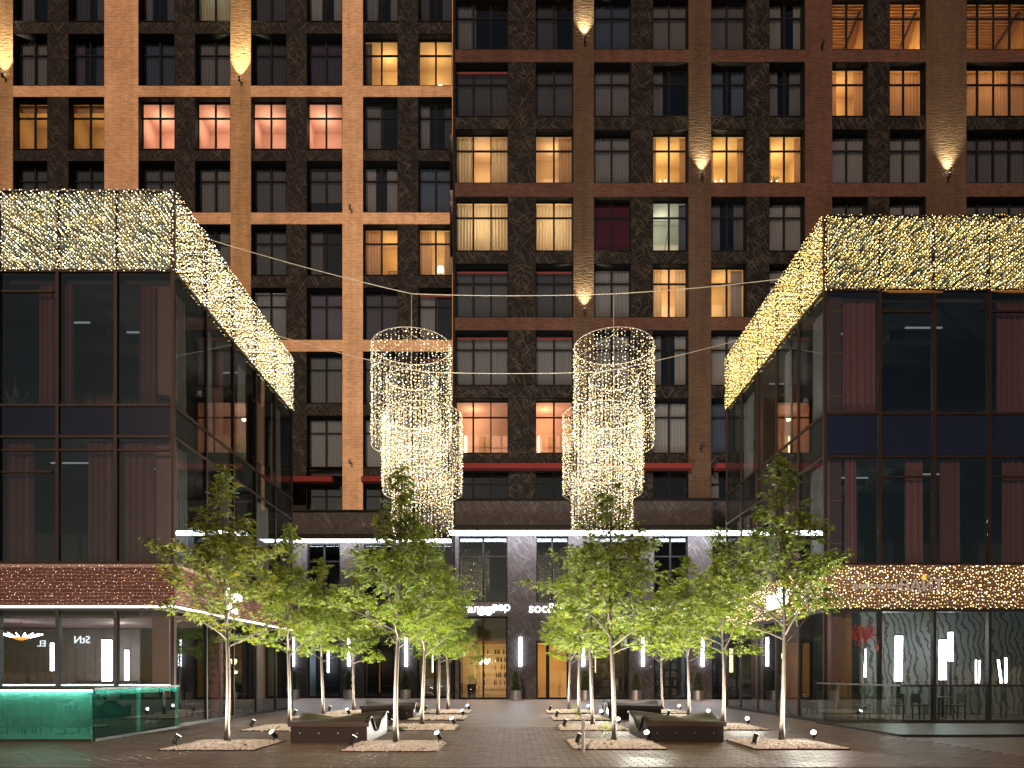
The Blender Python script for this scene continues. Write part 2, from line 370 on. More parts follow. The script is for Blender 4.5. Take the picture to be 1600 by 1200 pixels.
# ================================================================== APARTMENT WINGS
FRM = {}
def window(parent, x0, x1, yF, z0, z1, ncol, style, rec=.45, transom=.30, wide=None):
    """window part = lining + frame; panes, curtains, room and things of the room as sub-parts"""
    wd, ht = x1 - x0, z1 - z0
    key = (round(wd, 2), round(ht, 2), ncol, transom)
    cols = [i / ncol for i in range(ncol + 1)]
    zt = 1 - transom
    if key not in FRM:
        b = MB(); t = .05
        b.box(0, .03, .02, rec, 0, ht); b.box(wd - .03, wd, .02, rec, 0, ht); b.box(.03, wd - .03, .02, rec, ht - .03, ht); b.box(.03, wd - .03, .0, rec, 0, .035)
        f0, f1 = rec, rec + .07
        b.box(0, t * 1.3, f0, f1, 0, ht); b.box(wd - t * 1.3, wd, f0, f1, 0, ht)
        b.box(t * 1.3, wd - t * 1.3, f0, f1, 0, t * 1.3); b.box(t * 1.3, wd - t * 1.3, f0, f1, ht - t * 1.5, ht)
        if transom: b.box(t * 1.3, wd - t * 1.3, f0 - .004, f1 + .004, ht * zt - t * .8, ht * zt + t * .8)
        for i, c in enumerate(cols[1:-1]):
            k = 1.5 if i % 2 == 0 else 1.0
            b.box(wd * c - t * k * .7, wd * c + t * k * .7, f0 - .008, f1 + .008, t * 1.3, ht - t * 1.5)
        ps = []
        zs = [(0, zt), (zt, 1)] if transom else [(0, 1)]
        for i in range(ncol):
            for (za, zb) in zs: ps.append((wd * cols[i] + .03, wd * cols[i + 1] - .03, ht * za + .03, ht * zb - .03))
        FRM[key] = (b.mesh('window_frame', 'frame'), ps)
    me, ps = FRM[key]
    wo = put('window', me, parent, (x0, yF, z0))
    for (a_, b_, c_, d_) in ps:
        piece('pane', 'glass', wo, x0 + a_, x0 + b_, yF + rec + .028, yF + rec + .042, z0 + c_, z0 + d_)
    yi = yF + rec + .16
    L, Rr = x0 + .02, x1 - .02
    rn = random.Random(int(x0 * 91 + z0 * 37))
    def room(mat, depth, energy, col, lx=.5, lz=.72, ly=.55):
        d0, d1 = yF + rec + .09, yF + rec + depth; wx = .35
        b = MB(); xa, xb, za, zb = x0 - wx, x1 + wx, z0 - .02, z1 + .12
        b.quad((xa, d1, za), (xb, d1, za), (xb, d1, zb), (xa, d1, zb)); b.quad((xa, d0, za), (xa, d1, za), (xa, d1, zb), (xa, d0, zb))
        b.quad((xb, d1, za), (xb, d0, za), (xb, d0, zb), (xb, d1, zb)); b.quad((xa, d1, zb), (xb, d1, zb), (xb, d0, zb), (xa, d0, zb))
        b.quad((xa, d0, za), (xb, d0, za), (xb, d1, za), (xa, d1, za))
        build('room', b, mat, wo)
        if energy: lamp('room_light', 'POINT', wo, (x0 + wd * lx, d0 + (d1 - d0) * ly, z0 + ht * lz), energy, col, .12)
        return d1
    W = (1.0, .60, .24); Wp = (1.0, .50, .30); Wy = (1.0, .72, .40); Ww = (1.0, .95, .78)
    def cur(mat, a_, b_, top=.97): curtain('curtain', mat, wo, L + wd * a_, L + (wd - .04) * b_, yi, z0 + .03, z0 + ht * top)
    if style == 'dark':
        k = rn.random(); m_ = rn.choice(['cur_grey'] * 4 + ['cur_white', 'cur_white', 'cur_blue', 'cur_lilac'])
        if k < .38: cur(m_, 0, 1)
        elif k < .72: cur(m_, 0, rn.uniform(.25, .45)); cur(m_, rn.uniform(.6, .8), 1)
        elif k < .88: cur(m_, .0, rn.uniform(.3, .6))
        else: piece('roller_blind', 'cur_grey', wo, L, Rr, yi, yi + .01, z0 + ht * rn.uniform(.3, .7), z1 - .05)
    elif style in ('white', 'blue', 'red', 'grey'):
        cur({'white': 'cur_white', 'blue': 'cur_blue', 'red': 'cur_red', 'grey': 'cur_grey'}[style], 0, 1)
    elif style == 'coolwhite': cur('cur_lit', 0, 1); room('room_white', 1.5, 9, (.75, .95, 1.0))
    elif style == 'dimwhite': cur('cur_white', .0, .95); room('room_white', 1.6, 6, (1, .95, .9))
    elif style == 'cream': cur('cur_lit', 0, 1); room('room_peach', 1.7, 95, Wy, .5, .6)
    elif style == 'amber_plain':
        room('room_amber', 2.2, 24, (1.0, .55, .16)); piece('roller_blind', 'cur_amber', wo, L, Rr, yi, yi + .01, z1 - ht * .16, z1 - .05)
    elif style == 'salmon':
        d1 = room('room_salmon', 2.6, 50, (1.0, .66, .46), .3, .80, .5)
        piece('door_panel', 'furn', wo, x0 + wd * .72, x0 + wd * .9, d1 - .05, d1 - .01, z0, z0 + ht * .5)
        b = MB()
        for q in range(3):
            p = Vector((x0 + wd * rn.uniform(.2, .8), d1 - .02, z0)); pts = [p.copy()]
            for s_ in range(6): p = p + Vector((rn.uniform(-.12, .16), 0, ht * .12)); pts.append(p.copy())
            b.tube(pts, .012, 4)
        build('wall_drawing', b, 'furn', wo)
    elif style == 'salmon2':
        d1 = room('room_salmon', 2.6, 48, (1.0, .56, .28), .3, .85, .6); piece('strip_lamp', 'lamp_warm', wo, x0 + wd * .12, x0 + wd * .15, d1 - .2, d1 - .16, z0 + .2, z0 + ht * .62)
        piece('door_panel', 'room_wood', wo, x0 + wd * .4, x0 + wd * .62, d1 - .05, d1 - .01, z0, z0 + ht * .62)
    elif style == 'peach_curt':
        room('room_peach', 2.4, 55, W, .5, .7); cur('cur_lit', 0, .3); cur('cur_lit', .68, 1)
    elif style == 'amber_shelf':
        d1 = room('room_amber', 2.4, 46, W, .6, .85); cur('cur_grey', 0, .2)
        b = MB(); sx, sz = x0 + wd * .34, z0 + .05
        for q in (0, .33, .66): b.box(sx + q, sx + q + .04, d1 - .35, d1 - .1, sz, sz + 1.9)
        for q in range(6): b.box(sx, sx + .7, d1 - .35, d1 - .1, sz + q * .37, sz + q * .37 + .04)
        for q in range(9): b.box(sx + .06 + (q % 2) * .33, sx + .2 + (q % 2) * .33, d1 - .3, d1 - .15, sz + (q // 2) * .37 + .04, sz + (q // 2) * .37 + rn.uniform(.15, .28))
        build('bookshelf', b, 'furn', wo)
    elif style == 'amber_curt_shelf':
        d1 = room('room_amber', 2.3, 34, (1.0, .52, .17), .7, .8); cur('cur_amber', 0, .45)
        b = MB(); b.box(x0 + wd * .52, x0 + wd * .9, d1 - .3, d1 - .1, z0, z0 + 1.7)
        build('cabinet', b, 'furn', wo)
        b = MB()
        for q in range(6): b.box(x0 + wd * (.54 + .18 * (q % 2)), x0 + wd * (.70 + .18 * (q % 2)), d1 - .32, d1 - .305, z0 + .1 + .55 * (q // 2), z0 + .55 + .55 * (q // 2))
        build('cabinet_door', b, 'room_wood', wo)
    elif style in ('amber_lamp', 'amber_curt_lamp', 'orange_lamp'):
        d1 = room('room_amber', 2.2, 26 if style != 'amber_lamp' else 40, W, .5, .8)
        if style == 'amber_curt_lamp': cur('cur_amber', 0, .36); cur('cur_amber', .74, 1)
        if style == 'orange_lamp': cur('cur_white', .62, .95)
        lx = x0 + wd * (.55 if style != 'orange_lamp' else .2); lz = z0 + ht * (.48 if style != 'orange_lamp' else .34)
        b = MB(); b.lathe([(.20, 0), (.15, .28)], 12, (lx, d1 - .5, lz)); build('lamp_shade', b, 'lamp_warm', wo)
        b = MB()
        for q in range(3): b.tube([(lx, d1 - .5, lz), (lx + .22 * math.cos(q * 2.1), d1 - .5 + .22 * math.sin(q * 2.1), z0)], .015, 5)
        build('lamp_stand', b, 'furn', wo); lamp('lamp_light', 'POINT', wo, (lx, d1 - .75, lz + .1), 14, W, .1)
    elif style == 'peach_sconce':
        d1 = room('room_peach', 2.2, 20, W, .5, .9); cur('cur_amber', .62, 1)
        piece('wall_sconce', 'furn', wo, x0 + wd * .12, x0 + wd * .36, d1 - .2, d1 - .02, z0 + ht * .42, z0 + ht * .48); lamp('sconce_light', 'POINT', wo, (x0 + wd * .24, d1 - .3, z0 + ht * .36), 14, W, .06); lamp('sconce_light', 'POINT', wo, (x0 + wd * .24, d1 - .3, z0 + ht * .54), 12, W, .06)
    elif style in ('amber_dining', 'amber_plant'):
        d1 = room('room_amber', 2.8, 60, (1.0, .60, .20), .5, .78); cur('cur_amber', 0, .14); cur('cur_amber', .8, 1)
        b = MB()
        for q in range(5):
            t_ = q * 1.257; b.octa(x0 + wd * .5 + .28 * math.cos(t_), d1 - 1.2 + .28 * math.sin(t_), z0 + ht * .45 + .05 * (q % 2), .055)
        build('chandelier_bulb', b, 'lamp_bare', wo)
        b = MB(); b.box(x0 + wd * .25, x0 + wd * .8, d1 - 1.3, d1 - .6, z0 + .62, z0 + .68)
        for q in (.3, .75): b.box(x0 + wd * q, x0 + wd * q + .05, d1 - 1.0, d1 - .95, z0, z0 + .62)
        for q in (.18, .5): b.box(x0 + wd * q, x0 + wd * q + .3, d1 - 1.5, d1 - 1.45, z0 + .35, z0 + .85)
        build('dining_table', b, 'furn', wo)
        if style == 'amber_plant':
            b = MB()
            for q in range(14):
                t_ = q * .7; p = Vector((x0 + wd * .28, yi + .35, z0 + .5)); e_ = p + Vector((.32 * math.cos(t_), .1 * math.sin(t_), rn.uniform(.2, .75)))
                b.quad(p, p + Vector((.02, 0, .02)), e_ + Vector((.06, 0, -.02)), e_)
            b.box(x0 + wd * .2, x0 + wd * .36, yi + .25, yi + .5, z0, z0 + .5); build('house_plant', b, 'shrub', wo)
    elif style == 'pale_room':
        room('room_white', 2.4, 17, (1, .93, .72), .4, .85); cur('cur_blue', .78, 1)
        b = MB(); b.tube([(x0 + wd * .4, yi + .6, z0 + .2), (x0 + wd * .62, yi + .7, z1 - .6), (x0 + wd * .1, yi + .7, z1 - .62)], .018, 5); build('lamp_arm', b, 'furn', wo)
    elif style in ('timber', 'timber_lamp'):
        d1 = room('room_wood', 3.0, 85 if style == 'timber' else 130, (1.0, .62, .26), .5, .32, .5)
        b = MB()
        for q in range(14): b.box(x0 - .3, x1 + .3, yF + rec + .12 + q * .2, yF + rec + .2 + q * .2, z1 - .02, z1 + .07)
        build('ceiling_slat', b, 'room_wood', wo)
        b = MB(); b.tube([(x0 + wd * .5, d1 - .1, z0), (x1, yi + .4, z1)], .07, 4); build('roof_strut', b, 'furn', wo)
        if style == 'timber_lamp':
            b = MB(); b.octa(x0 + wd * .6, yi + .4, z0 + .4, .13); build('lamp_bulb', b, 'lamp_bare', wo); lamp('lamp_light', 'POINT', wo, (x0 + wd * .6, yi + .1, z0 + .45), 35, (1, .6, .25), .1)
    elif style == 'amber_drape':
        room('room_amber', 2.2, 60, (1.0, .55, .20), .5, .75); cur('cur_amber', 0, 1)
    elif style == 'amber_open':
        room('room_amber', 2.2, 50, (1.0, .56, .22), .5, .75); cur('cur_amber', 0, .24); cur('cur_amber', .72, 1)
    return wo

def wing(root, D, bays, rows, bands, spans, brick, rough_piers, styles, hide, zbot, ztop, red=()):
    """bays: [(x0, x1, [(wx0, wx1, ncol, column id)], [(mx0, mx1)])]; rows / bands / spans: pixel rows of openings, brick bands and stone spandrels"""
    yF = D; depth = .62
    edges = sorted(b[0] for b in bays)
    xs = []
    for i, (b0, b1, wins, marb) in enumerate(bays):
        pass
    # piers between bays
    piers = [(bays[i][1], bays[i + 1][0]) for i in range(len(bays) - 1)]
    for k, (p0, p1) in enumerate(piers):
        piece('pier', rough_piers.get(k, brick), root, PX(p0, D), PX(p1, D), yF, yF + depth, zbot, ztop)
    for (b0, b1, wins, marb) in bays:
        x0, x1 = PX(b0, D), PX(b1, D)
        mid = (b0 + b1) / 2
        for (t, b) in bands:
            if hide(mid, b): continue
            piece('brick_band', brick, root, x0, x1, yF + .004, yF + depth, PZ(b, D), PZ(t, D))
        for (t, b) in spans:
            if hide(mid, b): continue
            cuts = sorted({b0, b1} | {m for mm in marb for m in mm})
            for a_, c_ in zip(cuts[:-1], cuts[1:]):
                if (a_, c_) in marb: continue
                piece('stone_panel', 'stone', root, PX(a_, D) + .004, PX(c_, D) - .004, yF + .05, yF + depth, PZ(b, D) + .004, PZ(t, D) - .004)
            piece('drip_edge', 'ledge', root, x0, x1, yF + .02, yF + .06, PZ(b, D) - .03, PZ(b, D) + .004)
        for ri, (t, b) in enumerate(rows):
            z0, z1 = PZ(b, D), PZ(t, D)
            for (a_, c_) in marb:
                if hide((a_ + c_) / 2, b): continue
                # stone panels run past the spandrel below (no brick band there)
                has_sp = [s for s in spans if abs(s[0] - b) < 3]
                zlow = PZ(has_sp[0][1], D) if has_sp else z0
                n = 5 if has_sp else 4
                if z1 - zlow < 2.5: n = 2
                for q in range(n):
                    za = zlow + (z1 - zlow) * q / n; zb = zlow + (z1 - zlow) * (q + 1) / n
                    piece('stone_panel', 'stone', root, PX(a_, D) + .003, PX(c_, D) - .003, yF + .03, yF + depth, za + .009, zb - .009)
            for (wa, wb, nc, cid) in wins:
                if hide((wa + wb) / 2, t if b - t < 60 else b - 25): continue
                wo = window(root, PX(wa, D), PX(wb, D), yF, z0, z1, nc, styles.get((ri, cid), 'dark'), transom=.30 if b - t > 60 else .45)
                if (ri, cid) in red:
                    piece('reflection_strip', 'red_reflection', wo, PX(wa, D) + .06, PX(wb, D) - .06, yF + .36, yF + .44, z1 - .40, z1 - .28)  # red light reflected at the window head, built as a coloured strip

M['cur_lilac'] = cloth('lilac_curtain', (.12, .09, .14), .35, .4)
# ---- tan brick wing
DL = 42.0
tan = thing('apartment_building', 'tan brick apartment block with dark stone bays and an orange glow on its piers', 'building', (PX(350, DL), DL, 0))
bays = [(20, 163, [(20, 74, 2, 0), (106, 163, 2, 1)], [(74, 106)]), (216, 360, [(216, 273, 2, 2), (304, 360, 2, 3)], [(273, 304)]),
        (392, 535, [(392, 447.5, 2, 4), (478.5, 535, 2, 5)], [(447.5, 478.5)]), (567, 706.5, [(567, 621.5, 2, 6), (653, 706.5, 2, 7)], [(621.5, 653)])]
bays = [(-160, -55, [(-160, -125, 2, 20), (-92, -55, 2, 21)], [(-125, -92)])] + bays
rowsL = [(-48, 33), (52, 134), (151, 233), (251, 332), (350, 430), (449, 531), (549, 630), (649, 730), (753, 797)]
bandsL = [(134, 151), (332, 350), (531, 549), (-65, -48)]
spansL = [(33, 52), (233, 251), (430, 449), (630, 649), (730, 753)]
stL = {(0, 3): 'coolwhite', (1, 2): 'blue', (1, 6): 'amber_shelf', (1, 7): 'amber_lamp', (2, 0): 'amber_plain', (2, 1): 'amber_plain', (2, 2): 'salmon', (2, 3): 'salmon',
       (2, 4): 'salmon', (2, 5): 'salmon', (4, 6): 'amber_curt_shelf', (4, 7): 'amber_curt_lamp', (5, 4): 'dimwhite', (6, 5): 'grey', (7, 5): 'white', (7, 6): 'white', (3, 0): 'grey', (3, 1): 'grey',
       (8, 5): 'none', (8, 6): 'none', (8, 7): 'none', (1, 4): 'grey', (3, 2): 'grey', (3, 3): 'grey', (3, 4): 'grey', (6, 6): 'grey', (0, 4): 'grey', (4, 4): 'grey'}
def hideL(px, py):
    if px < -40: return py > 360
    if px < 275: return py > 420
    if px < 470: return py > 330 + (px - 275) * 2.2
    return False
zb, zt = PZ(797, DL), PZ(-65, DL)
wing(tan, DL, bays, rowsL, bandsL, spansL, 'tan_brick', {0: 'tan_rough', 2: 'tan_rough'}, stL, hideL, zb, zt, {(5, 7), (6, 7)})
piece('pier', 'tan_brick', tan, PX(706.5, DL), PX(714, DL), DL, DL + .6, zb, zt)
piece('interior_wall', 'void', tan, PX(-170, DL), PX(716, DL), DL + 3.6, DL + 3.8, 0, zt)
for (t, b) in rowsL: piece('floor_slab', 'slab', tan, PX(-170, DL), PX(714, DL), DL + .62, DL + 3.6, PZ(b, DL) - .35, PZ(b, DL) - .03)
for x0, x1 in ((392, 522), (567, 702)): piece('awning', 'red_awning', tan, PX(x0, DL), PX(x1, DL), DL - .5, DL + .04, PZ(752, DL - .5), PZ(744, DL - .5))

# ---- dark brick wing
DR = 40.0
drk = thing('apartment_building', 'dark red-brown brick apartment block with amber and cream lit windows', 'building', (PX(1150, DR), DR, 0))
bays = [(711, 896, [(711, 794.5, 3, 0), (836.5, 896, 2, 1)], [(794.5, 814.5), (814.5, 836.5)]), (928, 1076, [(928, 986.5, 2, 2), (1020, 1076, 2, 3)], [(986.5, 1020)]),
        (1111, 1258, [(1111, 1167.5, 2, 4), (1202, 1258, 2, 5)], [(1167.5, 1202)]), (1300, 1447, [(1300, 1357, 2, 6), (1390, 1447, 2, 7)], [(1357, 1390)]), (1510, 1612, [(1510, 1612, 4, 8)], []), (1655, 1700, [(1655, 1700, 2, 9)], [])]
rowsR = [(-8, 77.5), (96.5, 181.5), (201.5, 286), (307, 392), (411.5, 496), (515.5, 602), (622, 708), (732, 779)]
bandsR = [(77.5, 96.5), (286, 307), (496, 515.5), (-28, -8)]
spansR = [(181.5, 201.5), (392, 411.5), (602, 622), (708, 732)]
stR = {(0, 6): 'timber', (0, 7): 'timber_lamp', (0, 8): 'timber', (1, 6): 'amber_open', (1, 7): 'amber_drape', (1, 8): 'amber_drape', (2, 0): 'peach_curt', (2, 1): 'peach_sconce', (2, 3): 'amber_dining',
       (2, 4): 'amber_dining', (2, 5): 'amber_plant', (3, 0): 'cream', (3, 1): 'cream', (3, 2): 'red', (3, 3): 'pale_room', (4, 3): 'peach_curt', (4, 4): 'orange_lamp', (6, 0): 'salmon2', (6, 1): 'salmon2',
       (6, 3): 'white', (6, 4): 'blue', (5, 0): 'white', (5, 1): 'white', (4, 5): 'white', (2, 2): 'grey', (7, 0): 'none', (7, 1): 'none', (7, 2): 'none', (7, 3): 'none', (1, 0): 'grey', (1, 1): 'grey', (1, 2): 'grey', (5, 2): 'white'}
def hideR(px, py):
    if px > 1285: return py > 425
    if px > 1180: return py > 520 + (1285 - px) * 2.4
    return False
zbR, ztR = PZ(779, DR), PZ(-28, DR)
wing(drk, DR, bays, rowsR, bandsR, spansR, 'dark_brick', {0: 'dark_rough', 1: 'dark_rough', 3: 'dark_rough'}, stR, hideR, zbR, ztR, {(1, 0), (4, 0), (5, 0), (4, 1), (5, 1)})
piece('corner_pier', 'reveal', drk, PX(707.5, DR), PX(711, DR), DR, DR + 4, 0, ztR)
piece('interior_wall', 'void', drk, PX(707.5, DR), PX(1700, DR), DR + 5.6, DR + 5.8, 0, ztR)
for (t, b) in rowsR: piece('floor_slab', 'slab', drk, PX(712, DR), PX(1700, DR), DR + .62, DR + 5.6, PZ(b, DR) - .35, PZ(b, DR) - .03)
for x0, x1 in ((713, 880), (925, 1078), (1116, 1250)): piece('awning', 'red_awning', drk, PX(x0, DR), PX(x1, DR), DR - .5, DR + .04, PZ(731.5, DR - .5), PZ(723.5, DR - .5))

# ---- stone skirt, canopies and shopfronts
ZC = 9.62                                   # underside of the canopies
def skirt(root, D, x0, x1, ztop, n):
    for i in range(n):
        a_, b_ = PX(x0 + (x1 - x0) * i / n, D), PX(x0 + (x1 - x0) * (i + 1) / n, D)
        piece('skirt_panel', 'stone_low', root, a_ + .004, b_ - .004, D + .05, D + .6, ZC + .3, ztop)
    piece('ledge', 'ledge', root, PX(x0, D), PX(x1, D), D - .10, D + .62, ztop, ztop + .09)
def canopy(root, D, x0, x1, over, n):
    a_, b_ = PX(x0, D), PX(x1, D)
    piece('canopy', 'reveal', root, a_, b_, D - over, D + .05, ZC + .03, ZC + .28)
    piece('canopy_edge', 'ledge', root, a_, b_, D - over - .04, D - over, ZC - .02, ZC + .3)
    for i in range(n):
        piece('light_panel', 'led', root, a_ + (b_ - a_) * i / n + .012, a_ + (b_ - a_) * (i + 1) / n - .012, D - over + .02, D - .06, ZC - .02, ZC + .03)
skirt(tan, DL, 330, 706, zb - .09, 10); canopy(tan, DL, 330, 706, .95, 14)
skirt(drk, DR, 707, 1420, zbR - .09, 18); canopy(drk, DR, 704, 1420, 1.45, 30)

def shopfront(root, D, opens, x0, x1, top_open):
    """opens: (px0, px1, lower top py, lower bottom py, kind); stone panels fill the rest of the wall up to the canopy"""
    xs = sorted({x0, x1} | {o[0] for o in opens} | {o[1] for o in opens})
    om = {(o[0], o[1]): o for o in opens}
    for a_, b_ in zip(xs[:-1], xs[1:]):
        X0, X1 = PX(a_, D), PX(b_, D)
        if (a_, b_) not in om:
            n = 5
            for q in range(n): piece('stone_panel', 'stone_low', root, X0 + .003, X1 - .003, D, D + .5, ZC * q / n + (.004 if q else 0), ZC * (q + 1) / n - .004)
            continue
        o = om[(a_, b_)]; zt_, zb_ = PZ(o[2], D), 0.0
        z2, z3 = PZ(top_open[1], D), PZ(top_open[0], D)
        piece('stone_panel', 'stone_low', root, X0 + .003, X1 - .003, D + .01, D + .5, zt_, z2)
        piece('stone_panel', 'stone_low', root, X0 + .003, X1 - .003, D + .01, D + .5, z3, ZC)
        window(root, X0, X1, D, z2, z3, 2, o[5] if len(o) > 5 else 'none', rec=.2)
        shop_glazing(root, D, X0, X1, zt_, o[4])
def shop_glazing(root, D, X0, X1, zt_, kind):
    b = MB(); r = .15
    n = 2; door = kind in ('door', 'warm_door')
    b.box(X0, X0 + .09, D + r, D + r + .1, 0, zt_); b.box(X1 - .09, X1, D + r, D + r + .1, 0, zt_); b.box(X0 + .09, X1 - .09, D + r, D + r + .1, zt_ - .1, zt_); b.box(X0 + .09, X1 - .09, D + r, D + r + .1, 0, .12)
    xm = X0 + (X1 - X0) * (.5 if kind != 'warm_door' else .36); b.box(xm - .05 - (.05 if door else 0), xm + .05 + (.05 if door else 0), D + r - .01, D + r + .11, .12, zt_ - .1)
    fo = build('door' if door else 'shop_window', b, 'frame', root, (X0, D, 0))
    for (pa, pb) in ((X0 + .09, xm - .05), (xm + .05, X1 - .09)): piece('pane', 'glass_pav', fo, pa, pb, D + r + .04, D + r + .055, .12, zt_ - .1)
    if kind == 'door': piece('handle', 'lamp_handle', fo, xm + .02, xm + .08, D + r - .08, D + r - .03, .35, 2.3)
    # room behind
    wall = {'warm': 'room_amber', 'warm_door': 'room_amber', 'cool': 'cool_wall'}.get(kind, 'shop_brown')
    dp = 4.5; b = MB(); xa, xb, d0, d1 = X0 - .5, X1 + .5, D + .52, D + dp
    b.quad((xa, d1, .01), (xb, d1, .01), (xb, d1, zt_), (xa, d1, zt_)); b.quad((xa, d0, .01), (xa, d1, .01), (xa, d1, zt_), (xa, d0, zt_)); b.quad((xb, d1, .01), (xb, d0, .01), (xb, d0, zt_), (xb, d1, zt_))
    b.quad((xa, d1, zt_), (xb, d1, zt_), (xb, d0, zt_), (xa, d0, zt_)); b.quad((xa, d0, .012), (xb, d0, .012), (xb, d1, .012), (xa, d1, .012))
    build('room', b, wall, fo)
    xc = (X0 + X1) / 2
    if kind in ('cool', 'dark', 'door'):
        rn = random.Random(int(X0 * 10)); b = MB()
        for q in range(5): b.box(X0 - .3, X1 + .3, D + 3.6, D + 3.9, .35 + q * .55, .39 + q * .55)
        for q in range(4): b.box(X0 - .3 + q * (X1 - X0 + .57) / 3, X0 - .26 + q * (X1 - X0 + .57) / 3, D + 3.6, D + 3.9, .02, 2.9)
        for q in range(26):
            xx = rn.uniform(X0 - .2, X1 + .15); lv = rn.randrange(5); b.box(xx, xx + rn.uniform(.05, .16), D + 3.65, D + 3.8, .39 + lv * .55, .39 + lv * .55 + rn.uniform(.12, .4))
        build('shelf_unit', b, 'furn', fo)
        b = MB(); b.box(xc - .5, xc + .55, D + 1.5, D + 2.1, .72, .77)
        for q in (-.45, .45): b.box(xc + q, xc + q + .05, D + 1.75, D + 1.8, .02, .72)
        build('shop_table', b, 'furn', fo)
        piece('strip_lamp', 'led_bar' if kind == 'cool' else 'lamp_warm', fo, xc - .6 + rn.uniform(-.2, .2), xc - .54 + rn.uniform(0, .03), D + 3.2, D + 3.26, 1.6, 3.1)
    if kind == 'warm':
        lamp('room_light', 'POINT', fo, (xc + .1, D + 2.6, 2.3), 110, (1, .58, .22), .15); lamp('room_light', 'POINT', fo, (xc - .5, D + 1.3, 1.6), 25, (1, .6, .28), .1); piece('bulkhead', 'wood_panel', fo, X0 - .45, X1 + .45, D + 1.2, D + 4.4, 3.45, 3.6)
    elif kind == 'warm_door': lamp('room_light', 'POINT', fo, (xc, D + 2.2, 2.6), 120, (1, .58, .22), .15)
    elif kind == 'cool': lamp('room_light', 'POINT', fo, (xc, D + 2.5, 3.0), 60, (.70, .88, 1), .15)
    else: lamp('room_light', 'POINT', fo, (xc, D + 2.5, 2.6), 24, (1, .78, .55), .12)
M['lamp_handle'] = plain('brass_handle', (.62, .36, .08), .35, metal=.6)
shopfront(tan, DL, [(395, 440, 1008, 1093, 'cool'), (480, 531, 1008, 1093, 'cool'), (568, 615, 1004, 1093, 'door'), (652, 706, 1004, 1093, 'dark')], 340, 706, (850, 938))
shopfront(drk, DR, [(717, 793, 963, 1092, 'warm'), (838, 888, 1002, 1092, 'warm_door'), (928, 983, 965, 1092, 'dark'), (1022, 1075, 965, 1092, 'cool'), (1113, 1166, 965, 1092, 'cool'), (1202, 1255, 965, 1092, 'cool')], 707, 1420, (838, 940))

# plain ends and parapets of the two wings, beyond the picture
piece('end_wall', 'dark_brick', drk, PX(1700, DR), PX(2250, DR), DR, DR + 6, 0, ztR); piece('parapet', 'dark_brick', drk, PX(707.5, DR), PX(2250, DR), DR - .01, DR + 6, ztR, ztR + 9)
piece('end_wall', 'tan_brick', tan, PX(-600, DL), PX(-160, DL), DL, DL + 6, 0, zt); piece('parapet', 'tan_brick', tan, PX(-600, DL), PX(707, DL), DL - .01, DL + 6, zt, zt + 9)
piece('base_wall', 'stone_low', drk, PX(1420, DR), PX(1700, DR), DR + .02, DR + .5, 0, ZC); piece('base_wall', 'dark_brick', drk, PX(1300, DR), PX(1700, DR), DR + .64, DR + .8, ZC, PZ(425, DR)); piece('base_wall', 'tan_brick', tan, PX(-160, DL), PX(340, DL), DL + .64, DL + .8, 0, PZ(440, DL))

# ================================================================== GLASS PAVILIONS
def brick_pieces(mb, axis, u0, u1, pos, z0, z1, out, rng):
    """bricks in running bond standing proud of the wall; axis 'x' (front) or 'y' (side)"""
    bl, bh, j = .28, .100, .017
    z = z0; r_ = 0
    while z + bh <= z1 + .02:
        u = u0 - (r_ % 2) * bl / 2
        while u < u1:
            a_, b_ = max(u, u0), min(u + bl - j, u1)
            if b_ - a_ > .03:
                d = .012 + rng.uniform(0, .004)
                if axis == 'x': mb.box(a_, b_, pos - d, pos + .01, z, min(z + bh - j, z1))
                elif out > 0: mb.box(pos - .01, pos + d, a_, b_, z, min(z + bh - j, z1))
                else: mb.box(pos - d, pos + .01, a_, b_, z, min(z + bh - j, z1))
            u += bl
        z += bh; r_ += 1
M['pav_brick_l'] = island_mat('red_brown_brick', [(.085, .024, .018), (.060, .018, .014), (.105, .033, .024), (.072, .022, .018)], rough=.7, bump=.3)
M['pav_brick_r'] = island_mat('brown_brick', [(.085, .042, .026), (.065, .030, .020), (.105, .055, .034), (.075, .036, .024)], rough=.7, bump=.3)
M['mortar'] = plain('pale_mortar', (.26, .17, .145), .9, noise=.2, scale=20)
M['mortar_r'] = plain('pale_mortar_warm', (.27, .21, .15), .9, noise=.2, scale=20)
M['glass_par'] = glass('parapet_glass', tint=(.93, .95, .93), ior=2.3, gcol=(1, .97, .86))

